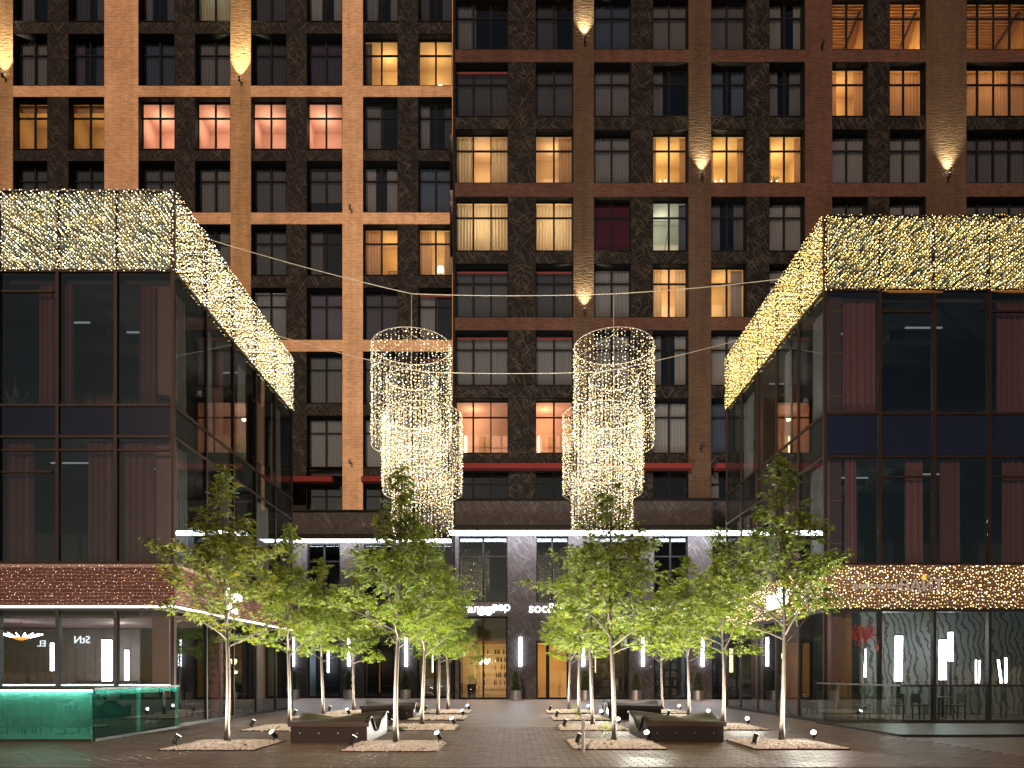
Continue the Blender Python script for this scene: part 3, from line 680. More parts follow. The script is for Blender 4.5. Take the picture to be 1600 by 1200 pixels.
def pavilion(root, s, Xs, Y0, Y1, fx, ny, Z, brick, mortar):
    """s = +1 when the plaza lies towards +x of it; Xs side plane; fx front mullion positions from the corner outwards; Z: dict of levels"""
    xo = fx[-1]                                       # outer end
    xa, xb = min(xo, Xs), max(xo, Xs)
    ys = [Y0 + (Y1 - Y0) * i / ny for i in range(ny + 1)]
    def front(name, mat, x0, x1, d0, d1, z0, z1): return piece(name, mat, root, min(x0, x1), max(x0, x1), Y0 + d0, Y0 + d1, z0, z1)
    def side(name, mat, y0, y1, d0, d1, z0, z1):
        a_, b_ = Xs - s * d0, Xs - s * d1
        return piece(name, mat, root, min(a_, b_), max(a_, b_), y0, y1, z0, z1)
    # posts
    piece('corner_post', 'bronze', root, min(Xs, Xs - s * .10), max(Xs, Xs - s * .10), Y0, Y0 + .10, 0, Z['top'])
    for x in fx[1:]:
        for (z0, z1, hw) in ((0, Z['brick0'], .045), (Z['brick1'], Z['band'], .045), (Z['band'], Z['top'], .016)): front('mullion', 'bronze' if z0 else 'metal_dark', x - hw, x + hw, -.03 if hw > .02 else .0, .12, z0, z1)
    for y in ys[1:]:
        for (z0, z1) in ((0, Z['brick0']), (Z['brick1'], Z['top'])): side('mullion', 'bronze' if z0 else 'metal_dark', y - .04, y + .04, -.012, .12, z0, z1)
    # rails
    for k in ('brick1', 'sp0', 'sp1', 'band'):
        front('rail', 'bronze', xo, Xs - s * .1, -.02, .10, Z[k] - .035, Z[k] + .035); side('rail', 'bronze', Y0 + .1, Y1, -.008, .1, Z[k] - .035, Z[k] + .035)
    front('rail', 'metal_dark', xo, Xs - s * .1, -.02, .1, Z['top'] - .02, Z['top'] + .02); side('rail', 'metal_dark', Y0 + .1, Y1, -.008, .1, Z['top'] - .02, Z['top'] + .02)
    front('plinth', 'metal_dark', xo, Xs, -.015, .12, 0, .10); side('plinth', 'metal_dark', Y0 + .12, Y1, -.015, .12, 0, .10)
    front('rail', 'metal_dark', xo, Xs, -.015, .1, Z['brick0'] - .12, Z['brick0']); side('rail', 'metal_dark', Y0 + .1, Y1, -.015, .1, Z['brick0'] - .12, Z['brick0'])
    # panes
    lev = [(0.10, Z['brick0'] - .12, 'glass_pav'), (Z['brick1'] + .035, Z['sp0'] - .035, 'glass_pav'), (Z['sp0'] + .035, Z['sp1'] - .035, 'glass_spandrel'), (Z['sp1'] + .035, Z['band'] - .035, 'glass_pav'), (Z['band'] + .035, Z['top'] - .02, 'glass_par')]
    for i in range(len(fx) - 1):
        x0, x1 = sorted((fx[i], fx[i + 1])); x0 += .045; x1 -= .045
        if i == 0: x0, x1 = (x0, x1 - .055) if s > 0 else (x0 + .055, x1)
        for (z0, z1, m_) in lev:
            front('pane' if m_ != 'glass_spandrel' else 'spandrel_panel', m_, x0, x1, .02, .036, z0, z1)
            if m_ == 'glass_par':
                for q in (.048, .066, .088, .112): front('pane', m_, x0, x1, q, q + .008, z0, z1)  # extra panes added to stretch the bulb reflections into streaks
    for i in range(ny):
        y0, y1 = ys[i] + (.1 if i == 0 else .04), ys[i + 1] - .04
        for (z0, z1, m_) in lev:
            side('pane' if m_ != 'glass_spandrel' else 'spandrel_panel', 'glass_pav' if m_ == 'glass_spandrel' else m_, y0, y1, .02, .036, z0, z1)
            if m_ == 'glass_spandrel': side('back_panel', 'void', y0, y1, .12, .14, z0, z1)
            if m_ == 'glass_par': side('pane', m_, y0, y1, .07, .08, z0, z1)
    # brick band
    front('band_wall', mortar, xo, Xs - s * .02, .0, .25, Z['brick0'], Z['brick1'] - .036); side('band_wall', mortar, Y0 + .25, Y1, .0, .25, Z['brick0'], Z['brick1'] - .036)
    rng = random.Random(5); mb = MB()
    brick_pieces(mb, 'x', xa, xb, Y0, Z['brick0'] + .01, Z['brick1'] - .045, s, rng); brick_pieces(mb, 'y', Y0 + .005, Y1, Xs, Z['brick0'] + .01, Z['brick1'] - .045, s, rng)
    tag(build('band_brickwork', mb, brick, root), kind='stuff')
    # inside: slabs, roof, core, far walls
    i0, i1 = (xa, Xs - .13) if s > 0 else (Xs + .13, xb)
    for z in (Z['brick1'] - .3, Z['sp0'] + .1, Z['band'] - .25): piece('floor_slab', 'slab', root, i0, i1, Y0 + .25, Y1 - .1, z, z + .3)
    c0, c1 = (xa, Xs - 3.4) if s > 0 else (Xs + 3.4, xb)
    piece('core_wall', 'void', root, c0, c1, Y0 + 4.6, Y1 - .15, 0, Z['band'] - .3)
    piece('end_wall', 'slab', root, min(xo, xo - s * .1), max(xo, xo - s * .1), Y0, Y1, 0, Z['top'])
    piece('back_wall', 'void', root, i0, i1 if s < 0 else i1, Y1 - .12, Y1 - .02, 0, Z['band'])

def fairy_bulbs(mb, n_strand, per, fn, rng, r0=.012, r1=.020):
    for i in range(n_strand):
        for j in range(per):
            if rng.random() < .08: continue
            x, y, z = fn((i + rng.uniform(-.35, .35) + .5) / n_strand, (j + rng.uniform(-.45, .45) + .5) / per, rng)
            mb.octa(x, y, z, rng.uniform(r0, r1))

# ---- pavilion with the green glass terrace
YL, XL = 19.05, -9.43
fL = [XL] + [PX(p, YL) for p in (181, 90, -2, -95, -187, -279)]
ZL = dict(top=PZ(298, YL), band=PZ(423, YL), sp1=PZ(633, YL), sp0=PZ(682, YL), brick1=PZ(879, YL), brick0=PZ(948, YL))
pavL = thing('glass_pavilion', 'two-storey glass pavilion on red brick band beside the green glass terrace', 'building', (XL - 3, YL + 5, 0))
pavilion(pavL, +1, XL, YL, 29.3, fL, 5, ZL, 'pav_brick_l', 'mortar')
yc = YL + .22
for (p0, p1, k) in ((62, 88, 1), (97, 116, 1), (219, 243, 1), (-40, -8, 1), (5, 52, 0), (138, 179, 0), (187, 241, 0), (-70, -20, 0)):
    z0, z1 = (ZL['sp1'] + .06, ZL['band'] - .28) if k else (ZL['brick1'] + .02, ZL['sp0'] - .05)
    curtain('curtain', 'cur_mauve', pavL, PX(p0, yc), PX(p1, yc), yc, z0, z1)
for k in (0, 1):
    z0, z1 = (ZL['sp1'] + .4, ZL['band'] - .25) if k else (ZL['brick1'], ZL['sp0'] + .1)
    piece('column', 'plaster', pavL, PX(243, YL + .3), PX(265.5, YL + .3), YL + .3, YL + .75, z0, z1)
piece('column', 'plaster', pavL, PX(238, YL + .3), PX(264, YL + .3), YL + .3, YL + .75, 0, ZL['brick0'])
for p0, p1, z in ((0, 86, PZ(455, YL)), (0, 268, PZ(703, YL)), (0, 84, PZ(737, YL)), (0, 84, PZ(982, YL))):
    piece('vent_rail', 'bronze', pavL, PX(p0, YL) + .05, PX(p1, YL) - .04, YL - .015, YL + .06, z - .03, z + .03)
# sheer curtains and columns behind the plaza side
for (y0, y1, k) in ((19.6, 20.3, 1), (21.6, 22.0, 1), (24.2, 24.8, 1), (27.6, 28.6, 1), (19.5, 20.4, 0), (22.8, 23.4, 0), (26.0, 27.2, 0)):
    z0, z1 = (ZL['sp1'] + .06, ZL['band'] - .28) if k else (ZL['brick1'] + .02, ZL['sp0'] - .05)
    c = curtain('curtain', 'cur_white', pavL, 0, y1 - y0, 0, z0, z1); c.location = Vector((XL - .3, (y0 + y1) / 2, (z0 + z1) / 2)) - WORLD[pavL.name]; c.rotation_euler = (0, 0, R(90))
for y in (23.0, 26.8): piece('column', 'plaster', pavL, XL - .75, XL - .45, y, y + .35, 0, ZL['band'] - .2)
# white led line under the brick band
piece('led_line', 'led_strip', pavL, fL[-1], XL - .02, YL - .045, YL - .02, ZL['brick0'] - .03, ZL['brick0'] + .02)
piece('led_line', 'led_strip', pavL, XL + .02, XL + .045, YL, 29.3, ZL['brick0'] - .03, ZL['brick0'] + .02)
# ---- pavilion on the other side
YR, XR = 20.8, 9.51
fR = [XR] + [PX(p, YR) for p in (1375, 1460, 1546, 1632, 1718, 1804)]
ZR = dict(top=PZ(337, YR), band=PZ(453, YR), sp1=PZ(646, YR), sp0=PZ(713, YR), brick1=PZ(881, YR), brick0=PZ(950, YR))
pavR = thing('glass_pavilion', 'two-storey glass pavilion with amber fairy lights over its brown brick band', 'building', (XR + 3, YR + 5, 0))
pavilion(pavR, -1, XR, YR, 30.3, fR, 5, ZR, 'pav_brick_r', 'mortar_r')
yc = YR + .22
for (p0, p1, k) in ((1316, 1367, 1), (1557, 1625, 1), (1320, 1337, 0), (1413, 1442, 0), (1467, 1500, 0), (1565, 1620, 0)):
    z0, z1 = (ZR['sp1'] + .06, ZR['band'] - .28) if k else (ZR['brick1'] + .02, ZR['sp0'] - .05)
    curtain('curtain', 'cur_mauve', pavR, PX(p0, yc), PX(p1, yc), yc, z0, z1)
M['plum'] = plain('plum_panel', (.050, .022, .030), .6); M['gold'] = plain('gold_trim', (.30, .15, .05), .35, metal=.5)
for k, cuts in ((1, (455, 486, 552, 619, 644)), (0, (716, 782, 849, 878))):
    for t, b in zip(cuts[:-1], cuts[1:]):
        piece('wall_panel', 'plum', pavR, PX(1296, yc), PX(1314, yc), YR + .2, YR + .35, PZ(b, YR + .2) + .01, PZ(t, YR + .2) - .01); piece('trim_strip', 'gold', pavR, PX(1296, yc), PX(1315, yc), YR + .185, YR + .22, PZ(b, YR + .2) - .012, PZ(b, YR + .2) + .012)
for p0, p1, z in ((1378, 1456, PZ(486, YR)), (1549, 1628, PZ(486, YR)), (1378, 1456, PZ(745, YR)), (1549, 1628, PZ(745, YR))):
    piece('vent_rail', 'bronze', pavR, PX(p0, YR), PX(p1, YR), YR - .015, YR + .06, z - .03, z + .03)
for p0, p1 in ((1378, 1457), (1549, 1630)):                     # tilted open vents
    zt_ = ZR['band'] - .05; b = MB(); x0, x1 = PX(p0, YR), PX(p1, YR)
    pts = [(x0, YR - .03, zt_), (x1, YR - .03, zt_), (x1, YR - .50, zt_ - .30), (x0, YR - .50, zt_ - .30)]
    b.quad(*pts); vo = build('vent_sash', b, 'glass_par', pavR); b = MB(); b.tube(pts, .022, 4, closed=True); fo = build('sash_frame', b, 'gold', pavR)
for (y0, y1, k) in ((21.2, 22.2, 1), (24.0, 24.5, 1), (27.6, 29.2, 1), (21.2, 22.4, 0), (25.0, 26.0, 0), (28.2, 29.6, 0)):
    z0, z1 = (ZR['sp1'] + .06, ZR['band'] - .28) if k else (ZR['brick1'] + .02, ZR['sp0'] - .05)
    c = curtain('curtain', 'cur_white', pavR, 0, y1 - y0, 0, z0, z1); c.location = Vector((XR + .3, (y0 + y1) / 2, (z0 + z1) / 2)) - WORLD[pavR.name]; c.rotation_euler = (0, 0, R(90))
for y in (24.6, 28.0): piece('column', 'plaster', pavR, XR + .45, XR + .8, y, y + .4, 0, ZR['band'] - .2)
piece('column', 'plaster', pavR, XR + .35, XR + .7, YR + .3, YR + .6, 0, ZR['brick0'])

# ---- fairy lights on the parapets and brick bands
rng = random.Random(11)
def bulbs_thing(label, parts, mat, loc):
    t = thing('fairy_light_curtain', label, 'fairy lights', loc, None)
    for nm, mb in parts: tag(build(nm, mb, mat, t), kind='stuff')
    return t
def jit(rng, a=.02): return rng.uniform(-a, a)
f_ = MB(); fairy_bulbs(f_, 122, 26, lambda u, v, r: (fL[-1] + (XL - fL[-1]) * u, YL - .012 + jit(r, .012), ZL['band'] - .02 + (ZL['top'] - ZL['band'] + .05) * v), rng)
s_ = MB(); fairy_bulbs(s_, 130, 22, lambda u, v, r: (XL + .06 + jit(r), YL + 10.25 * u, ZL['band'] - .02 + (ZL['top'] - ZL['band'] + .05) * v), rng)
lcL = bulbs_thing('warm white fairy lights over the parapet above the green glass terrace', [('front_bulbs', f_), ('side_bulbs', s_)], 'bulb', (XL, YL, ZL['band']))
f_ = MB(); fairy_bulbs(f_, 126, 27, lambda u, v, r: (XR + (fR[-1] - XR) * u, YR - .012 + jit(r, .012), ZR['band'] - .02 + (ZR['top'] - ZR['band'] + .05) * v), rng, .013, .021)
s_ = MB(); fairy_bulbs(s_, 130, 23, lambda u, v, r: (XR - .06 + jit(r), YR + 9.5 * u, ZR['band'] - .02 + (ZR['top'] - ZR['band'] + .05) * v), rng, .013, .021)
lcR = bulbs_thing('amber fairy lights over the parapet with two open vents below', [('front_bulbs', f_), ('side_bulbs', s_)], 'bulb_amber', (XR, YR, ZR['band']))
f_ = MB(); fairy_bulbs(f_, 92, 11, lambda u, v, r: (fL[-1] + (XL - fL[-1]) * u, YL - .03, ZL['brick0'] + .05 + (ZL['brick1'] - ZL['brick0'] - .12) * v), rng, .006, .010)
bulbs_thing('small dim fairy lights pinned over the red brick band', [('bulbs', f_)], 'bulb_dim', (XL, YL, ZL['brick0']))
M['bulb_brick'] = island_mat('amber_brick_bulb', [(1, .60, .16), (1, .75, .3), (1, .85, .45), (1, .9, .5)], emission=(2.0, 12.0), sampling='AUTO')
f_ = MB(); fairy_bulbs(f_, 117, 13, lambda u, v, r: (XR + (fR[-1] - XR) * u, YR - .035, ZR['brick0'] - .03 + (ZR['brick1'] - ZR['brick0'] - .02) * v), rng, .011, .020)
s_ = MB(); fairy_bulbs(s_, 70, 12, lambda u, v, r: (XR - .035, YR + 9.5 * u, ZR['brick0'] - .02 + (ZR['brick1'] - ZR['brick0']) * v), rng, .014, .024)
bulbs_thing('amber fairy lights netted over the brown brick band', [('front_bulbs', f_), ('side_bulbs', s_)], 'bulb_brick', (XR, YR, ZR['brick0']))

# ---- glass balustrades
M['green_glass'] = None
def green_glass():
    t = NT('green_terrace_glass')
    tr = t.n('ShaderNodeBsdfTransparent', {'Color': c4((.36, .78, .64))})
    tl = t.n('ShaderNodeBsdfTranslucent', {'Color': c4((.42, .92, .78))}); df = t.n('ShaderNodeBsdfDiffuse', {'Color': c4((.06, .60, .42))})
    gl = t.n('ShaderNodeBsdfGlossy', {'Color': c4((.9, 1, .96)), 'Roughness': .0}); fr = t.n('ShaderNodeFresnel', {'IOR': 1.5})
    m1 = t.n('ShaderNodeMixShader', {0: .06, 1: tl.outputs[0], 2: df.outputs[0]}); m2 = t.n('ShaderNodeMixShader', {0: .15, 1: tr.outputs[0], 2: m1.outputs[0]})
    m3 = t.n('ShaderNodeMixShader', {0: fr.outputs[0], 1: m2.outputs[0], 2: gl.outputs[0]}); return t.surf(m3.outputs[0])
M['green_glass'] = green_glass()
def balustrade(root, s, Xc, Yf, Yb, Xo, h, mat, nf, ns):
    for i in range(nf):
        a_, b_ = Xc - s * (abs(Xo - Xc) * i / nf), Xc - s * (abs(Xo - Xc) * (i + 1) / nf)
        piece('glass_panel', mat, root, min(a_, b_) + .008, max(a_, b_) - .008, Yf, Yf + .02, .05, h - .02)
    for i in range(ns):
        y0, y1 = Yf + .03 + (Yb - Yf - .03) * i / ns, Yf + .03 + (Yb - Yf - .03) * (i + 1) / ns
        piece('glass_panel', mat, root, Xc - .02 if s > 0 else Xc, Xc if s > 0 else Xc + .02, y0 + .008, y1 - .008, .05, h - .02)
    piece('top_rail', 'metal_dark', root, min(Xo, Xc), max(Xo, Xc), Yf - .012, Yf + .032, h - .02, h + .02); piece('top_rail', 'metal_dark', root, Xc - .03, Xc + .03, Yf + .032, Yb, h - .02, h + .02)
    piece('base_channel', 'metal_dark', root, min(Xo, Xc), max(Xo, Xc), Yf - .03, Yf + .05, 0, .06); piece('base_channel', 'metal_dark', root, Xc - .04, Xc + .04, Yf + .05, Yb, 0, .06)
M['led_rail'] = emit('terrace_rail_led', (.92, 1.0, .99), 42.0)
balL = thing('terrace_balustrade', 'green glowing glass balustrade around a small terrace', 'balustrade', (-12, 15.1, 0))
balustrade(balL, +1, -9.28, 15.1, 19.0, -18.1, 1.17, 'green_glass', 5, 2)
piece('led_line', 'led_rail', balL, -18.1, -9.42, 15.19, 15.24, 1.10, 1.15); piece('led_line', 'led_rail', balL, -9.42, -9.37, 15.24, 18.9, 1.10, 1.15)
balR = thing('terrace_balustrade', 'clear glass balustrade with dark rail around a terrace', 'balustrade', (12, 16.25, 0))
balustrade(balR, -1, 9.29, 16.25, 20.75, 18.5, 1.22, 'glass_clear', 5, 3)

# ================================================================== HANGING LIGHTS
def chandelier(label, X, Y, ztop, r_out, h_out, r_in, drop_in, h_in, seed, cable_z):
    rng = random.Random(seed); t = thing('light_chandelier', label, 'chandelier', (X, Y, ztop), 'chandeliers of fairy lights hung over the plaza')
    def ring(r, z, rad=.010): 
        b = MB(); b.tube([(X + r * math.cos(a_), Y + r * math.sin(a_), z) for a_ in [2 * math.pi * i / 40 for i in range(40)]], rad, 5, closed=True); return b
    build('ring', ring(r_out, ztop), 'ring_metal', t); build('ring', ring(r_out * .62, ztop - h_out * .33), 'ring_metal', t); build('ring', ring(r_in, ztop - drop_in), 'ring_metal', t); build('ring', ring(r_out, ztop - h_out + .05, .006), 'ring_metal', t)
    b = MB(); apex = (X, Y, ztop + .40)
    for i in range(3):
        a_ = i * 2.094 + .5; b.tube([apex, (X + r_out * math.cos(a_), Y + r_out * math.sin(a_), ztop)], .005, 4)
    b.tube([(X, Y, cable_z), apex], .008, 4); b.tube([apex, (X, Y, ztop - drop_in)], .008, 4)
    build('hanger', b, 'ring_metal', t)
    bulbs = MB(); wires = MB()
    def skirt_(r, z1, h, n, per, hv):
        for i in range(n):
            a_ = 2 * math.pi * (i + rng.uniform(-.2, .2)) / n; hh = h * rng.uniform(1 - hv, 1.0); rr = r * rng.uniform(.985, 1.01)
            x, y = X + rr * math.cos(a_), Y + rr * math.sin(a_)
            wires.tube([(x, y, z1), (x, y, z1 - hh)], .0022, 3, cap=False)
            k = int(per * hh / h)
            for j in range(k): bulbs.octa(x + rng.uniform(-.03, .03), y + rng.uniform(-.03, .03), z1 - hh * (j + rng.uniform(.1, .9)) / k, rng.uniform(.012, .021))
    skirt_(r_out, ztop, h_out, 62, 32, .06); skirt_(r_out * .62, ztop - h_out * .30, h_out * .95, 38, 25, .06); skirt_(r_in, ztop - drop_in, h_in, 42, 21, .12)
    tag(build('wires', wires, 'wire', t), kind='stuff'); tag(build('bulbs', bulbs, 'bulb_hang', t), kind='stuff')
    for q in (.25, .6, .9): lamp('bulb_glow', 'POINT', t, (X, Y, ztop - (drop_in + h_in) * q), 200, (1, .80, .48), .04)
M['ring_metal'] = plain('pale_ring_metal', (.55, .52, .46), .4, metal=.2)
ZT = PZ(542, 22.0)
Z2 = PZ(650, 25.2)
CH = [(-3.24, 22.0, ZT, 1.27, 3.25, .95, 2.3, 2.3, 'chandelier of fairy lights hung high before the tan brick piers', 1), (3.28, 22.0, ZT, 1.27, 3.25, .95, 2.3, 2.3, 'chandelier of fairy lights hung high before the dark brick wing', 2),
      (-3.3, 25.2, Z2, 1.45, 2.9, 1.12, 2.2, 2.2, 'lower chandelier of fairy lights behind another before the tan brick wing', 3), (3.33, 25.2, Z2, 1.45, 2.9, 1.12, 2.2, 2.2, 'lower chandelier of fairy lights behind another before the dark brick wing', 4)]
CZ1, CZ2 = PZ(459, 22.0), PZ(581, 25.2)
for c in CH: chandelier(c[8], c[0], c[1], c[2], c[3], c[4], c[5], c[6], c[7], c[9], CZ1 if c[1] < 23 else CZ2 + .0)
def cable(label, pts, r, grp):
    b = MB(); out = []
    for i in range(len(pts) - 1):
        p, q = Vector(pts[i]), Vector(pts[i + 1])
        for k in range(8):
            t_ = k / 8; v = p.lerp(q, t_); v.z -= .25 * t_ * (1 - t_); out.append(v)
    out.append(Vector(pts[-1])); b.tube(out, r, 5)
    tag(build('support_cable', b, 'ring_metal', None, pts[0]), label, 'cable', grp)
cable('steel cable carrying the two high chandeliers between the pavilion parapets', [(XL, 21.4, 15.1), (-3.24, 22, CZ1), (3.28, 22, CZ1), (XR, 22.3, 14.5)], .012, None)
cable('steel cable carrying the two lower chandeliers between the pavilion parapets', [(XL, 27.2, 15.0), (-3.3, 25.2, CZ2), (3.33, 25.2, CZ2), (XR, 28.1, 15.3)], .012, None)

# ================================================================== TREES
LOBES = [(-100, .42), (-58, .78), (0, 1.0), (58, .78), (100, .42)]
def add_leaf(b, p, d, nrm, size):
    """five-lobed leaf: fan of five pointed lobes round the stalk end"""
    d = d.normalized(); u = nrm.cross(d)
    if u.length < 1e-3: u = Vector((1, 0, 0)).cross(d)
    u.normalize(); nn = d.cross(u)
    base = len(b.v); b.v.append(tuple(p))
    ring = []
    for i, (a_, l) in enumerate(LOBES):
        if i:
            am = (LOBES[i - 1][0] + a_) / 2; rr = size * .40
            q = p + d * (rr * math.cos(R(am)) + size * .12) + u * (rr * math.sin(R(am))); ring.append(q)
        ll = size * l
        q = p + d * (ll * math.cos(R(a_)) + size * .12) + u * (ll * math.sin(R(a_))) - nn * (size * .22 * l); ring.append(q)
    b.v += [tuple(q) for q in ring]; n = len(ring)
    b.f.append((base, base + 1, base + 2, base + 3)); b.f.append((base, base + 3, base + 4, base + 5)); b.f.append((base, base + 5, base + 6, base + 7)); b.f.append((base, base + 7, base + 8, base + 9))
def make_tree(x, y, h, spread, warm, seed, label, grp):
    rng = random.Random(seed); t = thing('maple_tree', label, 'tree', (x, y, 0), grp)
    tr = MB(); br = MB(); lf = MB()
    n = 12; lean = (rng.uniform(-.12, .12), rng.uniform(-.12, .12)); pts = []; rad = []
    for i in range(n + 1):
        u = i / n; pts.append((x + lean[0] * u * u + .03 * math.sin(u * 7 + seed), y + lean[1] * u * u + .03 * math.cos(u * 6 + seed), -.05 + (h + .0) * u)); rad.append(.046 * (1 - u) ** .8 + .006 + (.03 if i == 0 else 0))
    tr.tube(pts, rad, 9)
    def at(u):
        f_ = u * n; i = min(int(f_), n - 1); return Vector(pts[i]).lerp(Vector(pts[i + 1]), f_ - i)
    nb = 40; cz0 = .36
    def cluster(p, dirv, k, spr):
        for _ in range(k):
            q = p + Vector((rng.gauss(0, spr), rng.gauss(0, spr), rng.gauss(0, spr * .55)))
            d = Vector((dirv.x + rng.uniform(-.9, .9), dirv.y + rng.uniform(-.9, .9), rng.uniform(-.75, .1)))
            nrm = Vector((rng.uniform(-.5, .5), rng.uniform(-.5, .5), 1))
            add_leaf(lf, q, d, nrm, rng.uniform(.068, .115))
    for i in range(nb):
        u = cz0 + (1 - cz0) * (i + rng.uniform(0, .6)) / nb; v = (u - cz0) / (1 - cz0)
        prof = (.72 + .28 * min(1, v / .15)) * (max(.0, 1 - v) ** 1.2 + .10)
        ln = spread * prof * rng.uniform(.75, 1.22); az = i * 2.39996 + rng.uniform(-.4, .4)
        el = R(36 + 30 * v + rng.uniform(-12, 12)); p0 = at(u); d = Vector((math.cos(az) * math.cos(el), math.sin(az) * math.cos(el), math.sin(el)))
        p = p0.copy(); bp = [p.copy()]; m = 6; dd = d.copy()
        for s_ in range(m):
            dd = (dd + Vector((rng.uniform(-.16, .16), rng.uniform(-.16, .16), rng.uniform(-.16, .06)))).normalized(); p = p + dd * (ln / m); bp.append(p.copy())
        r0 = .006 + .015 * (1 - v) * ln / 1.4; br.tube(bp, [r0 * (1 - .8 * k / m) for k in range(m + 1)], 5)
        thin = v > .55
        for k in (range(2, m + 1) if not thin else (3, 6)):
            for _ in range((2 if k < m else 3) if not thin else 1):
                side = Vector((rng.uniform(-1, 1), rng.uniform(-1, 1), rng.uniform(-.15, .45))).normalized(); tl = ln * rng.uniform(.16, .36) * (1.1 - .5 * k / m) + .08
                q0 = bp[k]; dirv = (dd * .6 + side).normalized(); q1 = q0 + dirv * tl * .55 + Vector((0, 0, .01)); q2 = q0 + dirv * tl
                br.tube([q0, q1, q2], [.0055, .004, .0025], 3, cap=False)
                cluster(q1, dirv, 5 if not thin else 3, .07); cluster(q2, dirv, 9 if not thin else 6, .085 if not thin else .06)
        cluster(bp[-1], dd, 9 if not thin else 6, .08 if not thin else .06)
    top = Vector(pts[-1])
    for k in range(6): cluster(at(.82 + .035 * k), Vector((rng.uniform(-.5, .5), rng.uniform(-.5, .5), .2)), 4, .06)
    build('trunk', tr, 'bark', t, smooth=True); build('branches', br, 'bark', t); build('crown', lf, 'leaf_warm' if warm else 'leaf', t)
    return t
ROW = {-2: 'row along the green terrace pavilion', -1: 'inner row before the tan wing', 1: 'inner row before the dark wing', 2: 'row along the clear terrace pavilion'}
ORD = ['at the street end', 'second from street', 'third from street', 'by the shopfronts']
TREE_OBJ = []
for i, (x, y, h, sp_, warm) in enumerate(TREES):
    side = [-2, -1, 1, 2][i // 4]; k = i % 4
    lab = 'young maple in the %s, %s' % (ROW[side], ORD[k])
    if side == -2 and k == 0: lab = 'yellowing young maple in the %s, street end' % ROW[side]
    TREE_OBJ.append((make_tree(x, y, h, sp_ * 1.20, warm, 100 + i, lab, 'young maples in the plaza'), side, k))
# fresh shoots at two trunk feet
for (x, y, z, i) in ((2.13 - .18, 14.25, .35, 8), (2.25 - .15, 22.6, .25, 10)):
    b = MB(); rng = random.Random(i)
    for _ in range(26): add_leaf(b, Vector((x + rng.gauss(0, .05), y + rng.gauss(0, .05), z + rng.gauss(0, .12))), Vector((rng.uniform(-1, 1), rng.uniform(-1, 1), rng.uniform(-.5, .5))), Vector((0, -.5, 1)), .06)
    b.tube([(x + .15, y + .1, .05), (x + .05, y, z), (x, y, z + .15)], .006, 4); build('shoot', b, 'shoot', TREE_OBJ[i][0])

# ================================================================== PEBBLE BEDS, SPOTLIGHTS
ICO_V = []; ICO_F = []
def _ico():
    t_ = (1 + 5 ** .5) / 2; v = [(-1, t_, 0), (1, t_, 0), (-1, -t_, 0), (1, -t_, 0), (0, -1, t_), (0, 1, t_), (0, -1, -t_), (0, 1, -t_), (t_, 0, -1), (t_, 0, 1), (-t_, 0, -1), (-t_, 0, 1)]
    l = (1 + t_ * t_) ** .5
    return [(a_/l, b_/l, c_/l) for a_, b_, c_ in v], [(0,11,5),(0,5,1),(0,1,7),(0,7,10),(0,10,11),(1,5,9),(5,11,4),(11,10,2),(10,7,6),(7,1,8),(3,9,4),(3,4,2),(3,2,6),(3,6,8),(3,8,9),(4,9,5),(2,4,11),(6,2,10),(8,6,7),(9,8,1)]
ICO_V, ICO_F = _ico()
def bed(x, y, seed, label, near):
    rng = random.Random(seed); t = thing('pebble_bed', label, 'planting bed', (x, y, 0), 'pebble beds under the trees'); hw = .9
    b = MB(); N = 8
    for i in range(N + 1):
        for j in range(N + 1):
            u, v = i / N * 2 - 1, j / N * 2 - 1; hgt = .015 + .07 * (1 - max(abs(u), abs(v)) ** 2)
            b.v.append((x + u * hw, y + v * hw, hgt))
    for i in range(N):
        for j in range(N): k = i * (N + 1) + j; b.f.append((k, k + N + 1, k + N + 2, k + 1))
    build('soil', b, 'soil', t)
    for (a0, a1, b0, b1) in ((-.93, .93, -.93, -.90), (-.93, .93, .90, .93), (-.93, -.90, -.90, .90), (.90, .93, -.90, .90)): piece('edging', 'metal_dark', t, x + a0, x + a1, y + b0, y + b1, 0, .03)
    p = MB(); cnt = 1500 if near else 800; sz = (.024, .046) if near else (.030, .055)
    for _ in range(cnt):
        u, v = rng.uniform(-1, 1), rng.uniform(-1, 1); hgt = .025 + .07 * (1 - max(abs(u), abs(v)) ** 2); s_ = rng.uniform(*sz); n = len(p.v)
        sx, sy, sz_ = s_ * rng.uniform(.8, 1.3), s_ * rng.uniform(.7, 1.1), s_ * rng.uniform(.5, .8); az = rng.uniform(0, 6.28); ca, sa = math.cos(az), math.sin(az)
        for (a_, b_, c_) in ICO_V: X_, Y_ = a_ * sx, b_ * sy; p.v.append((x + u * hw + X_ * ca - Y_ * sa, y + v * hw + X_ * sa + Y_ * ca, hgt + c_ * sz_))
        p.f += [(n + a_, n + b_, n + c_) for a_, b_, c_ in ICO_F]
    tag(build('pebbles', p, 'pebble', t, smooth=True), kind='stuff')
SP = {}
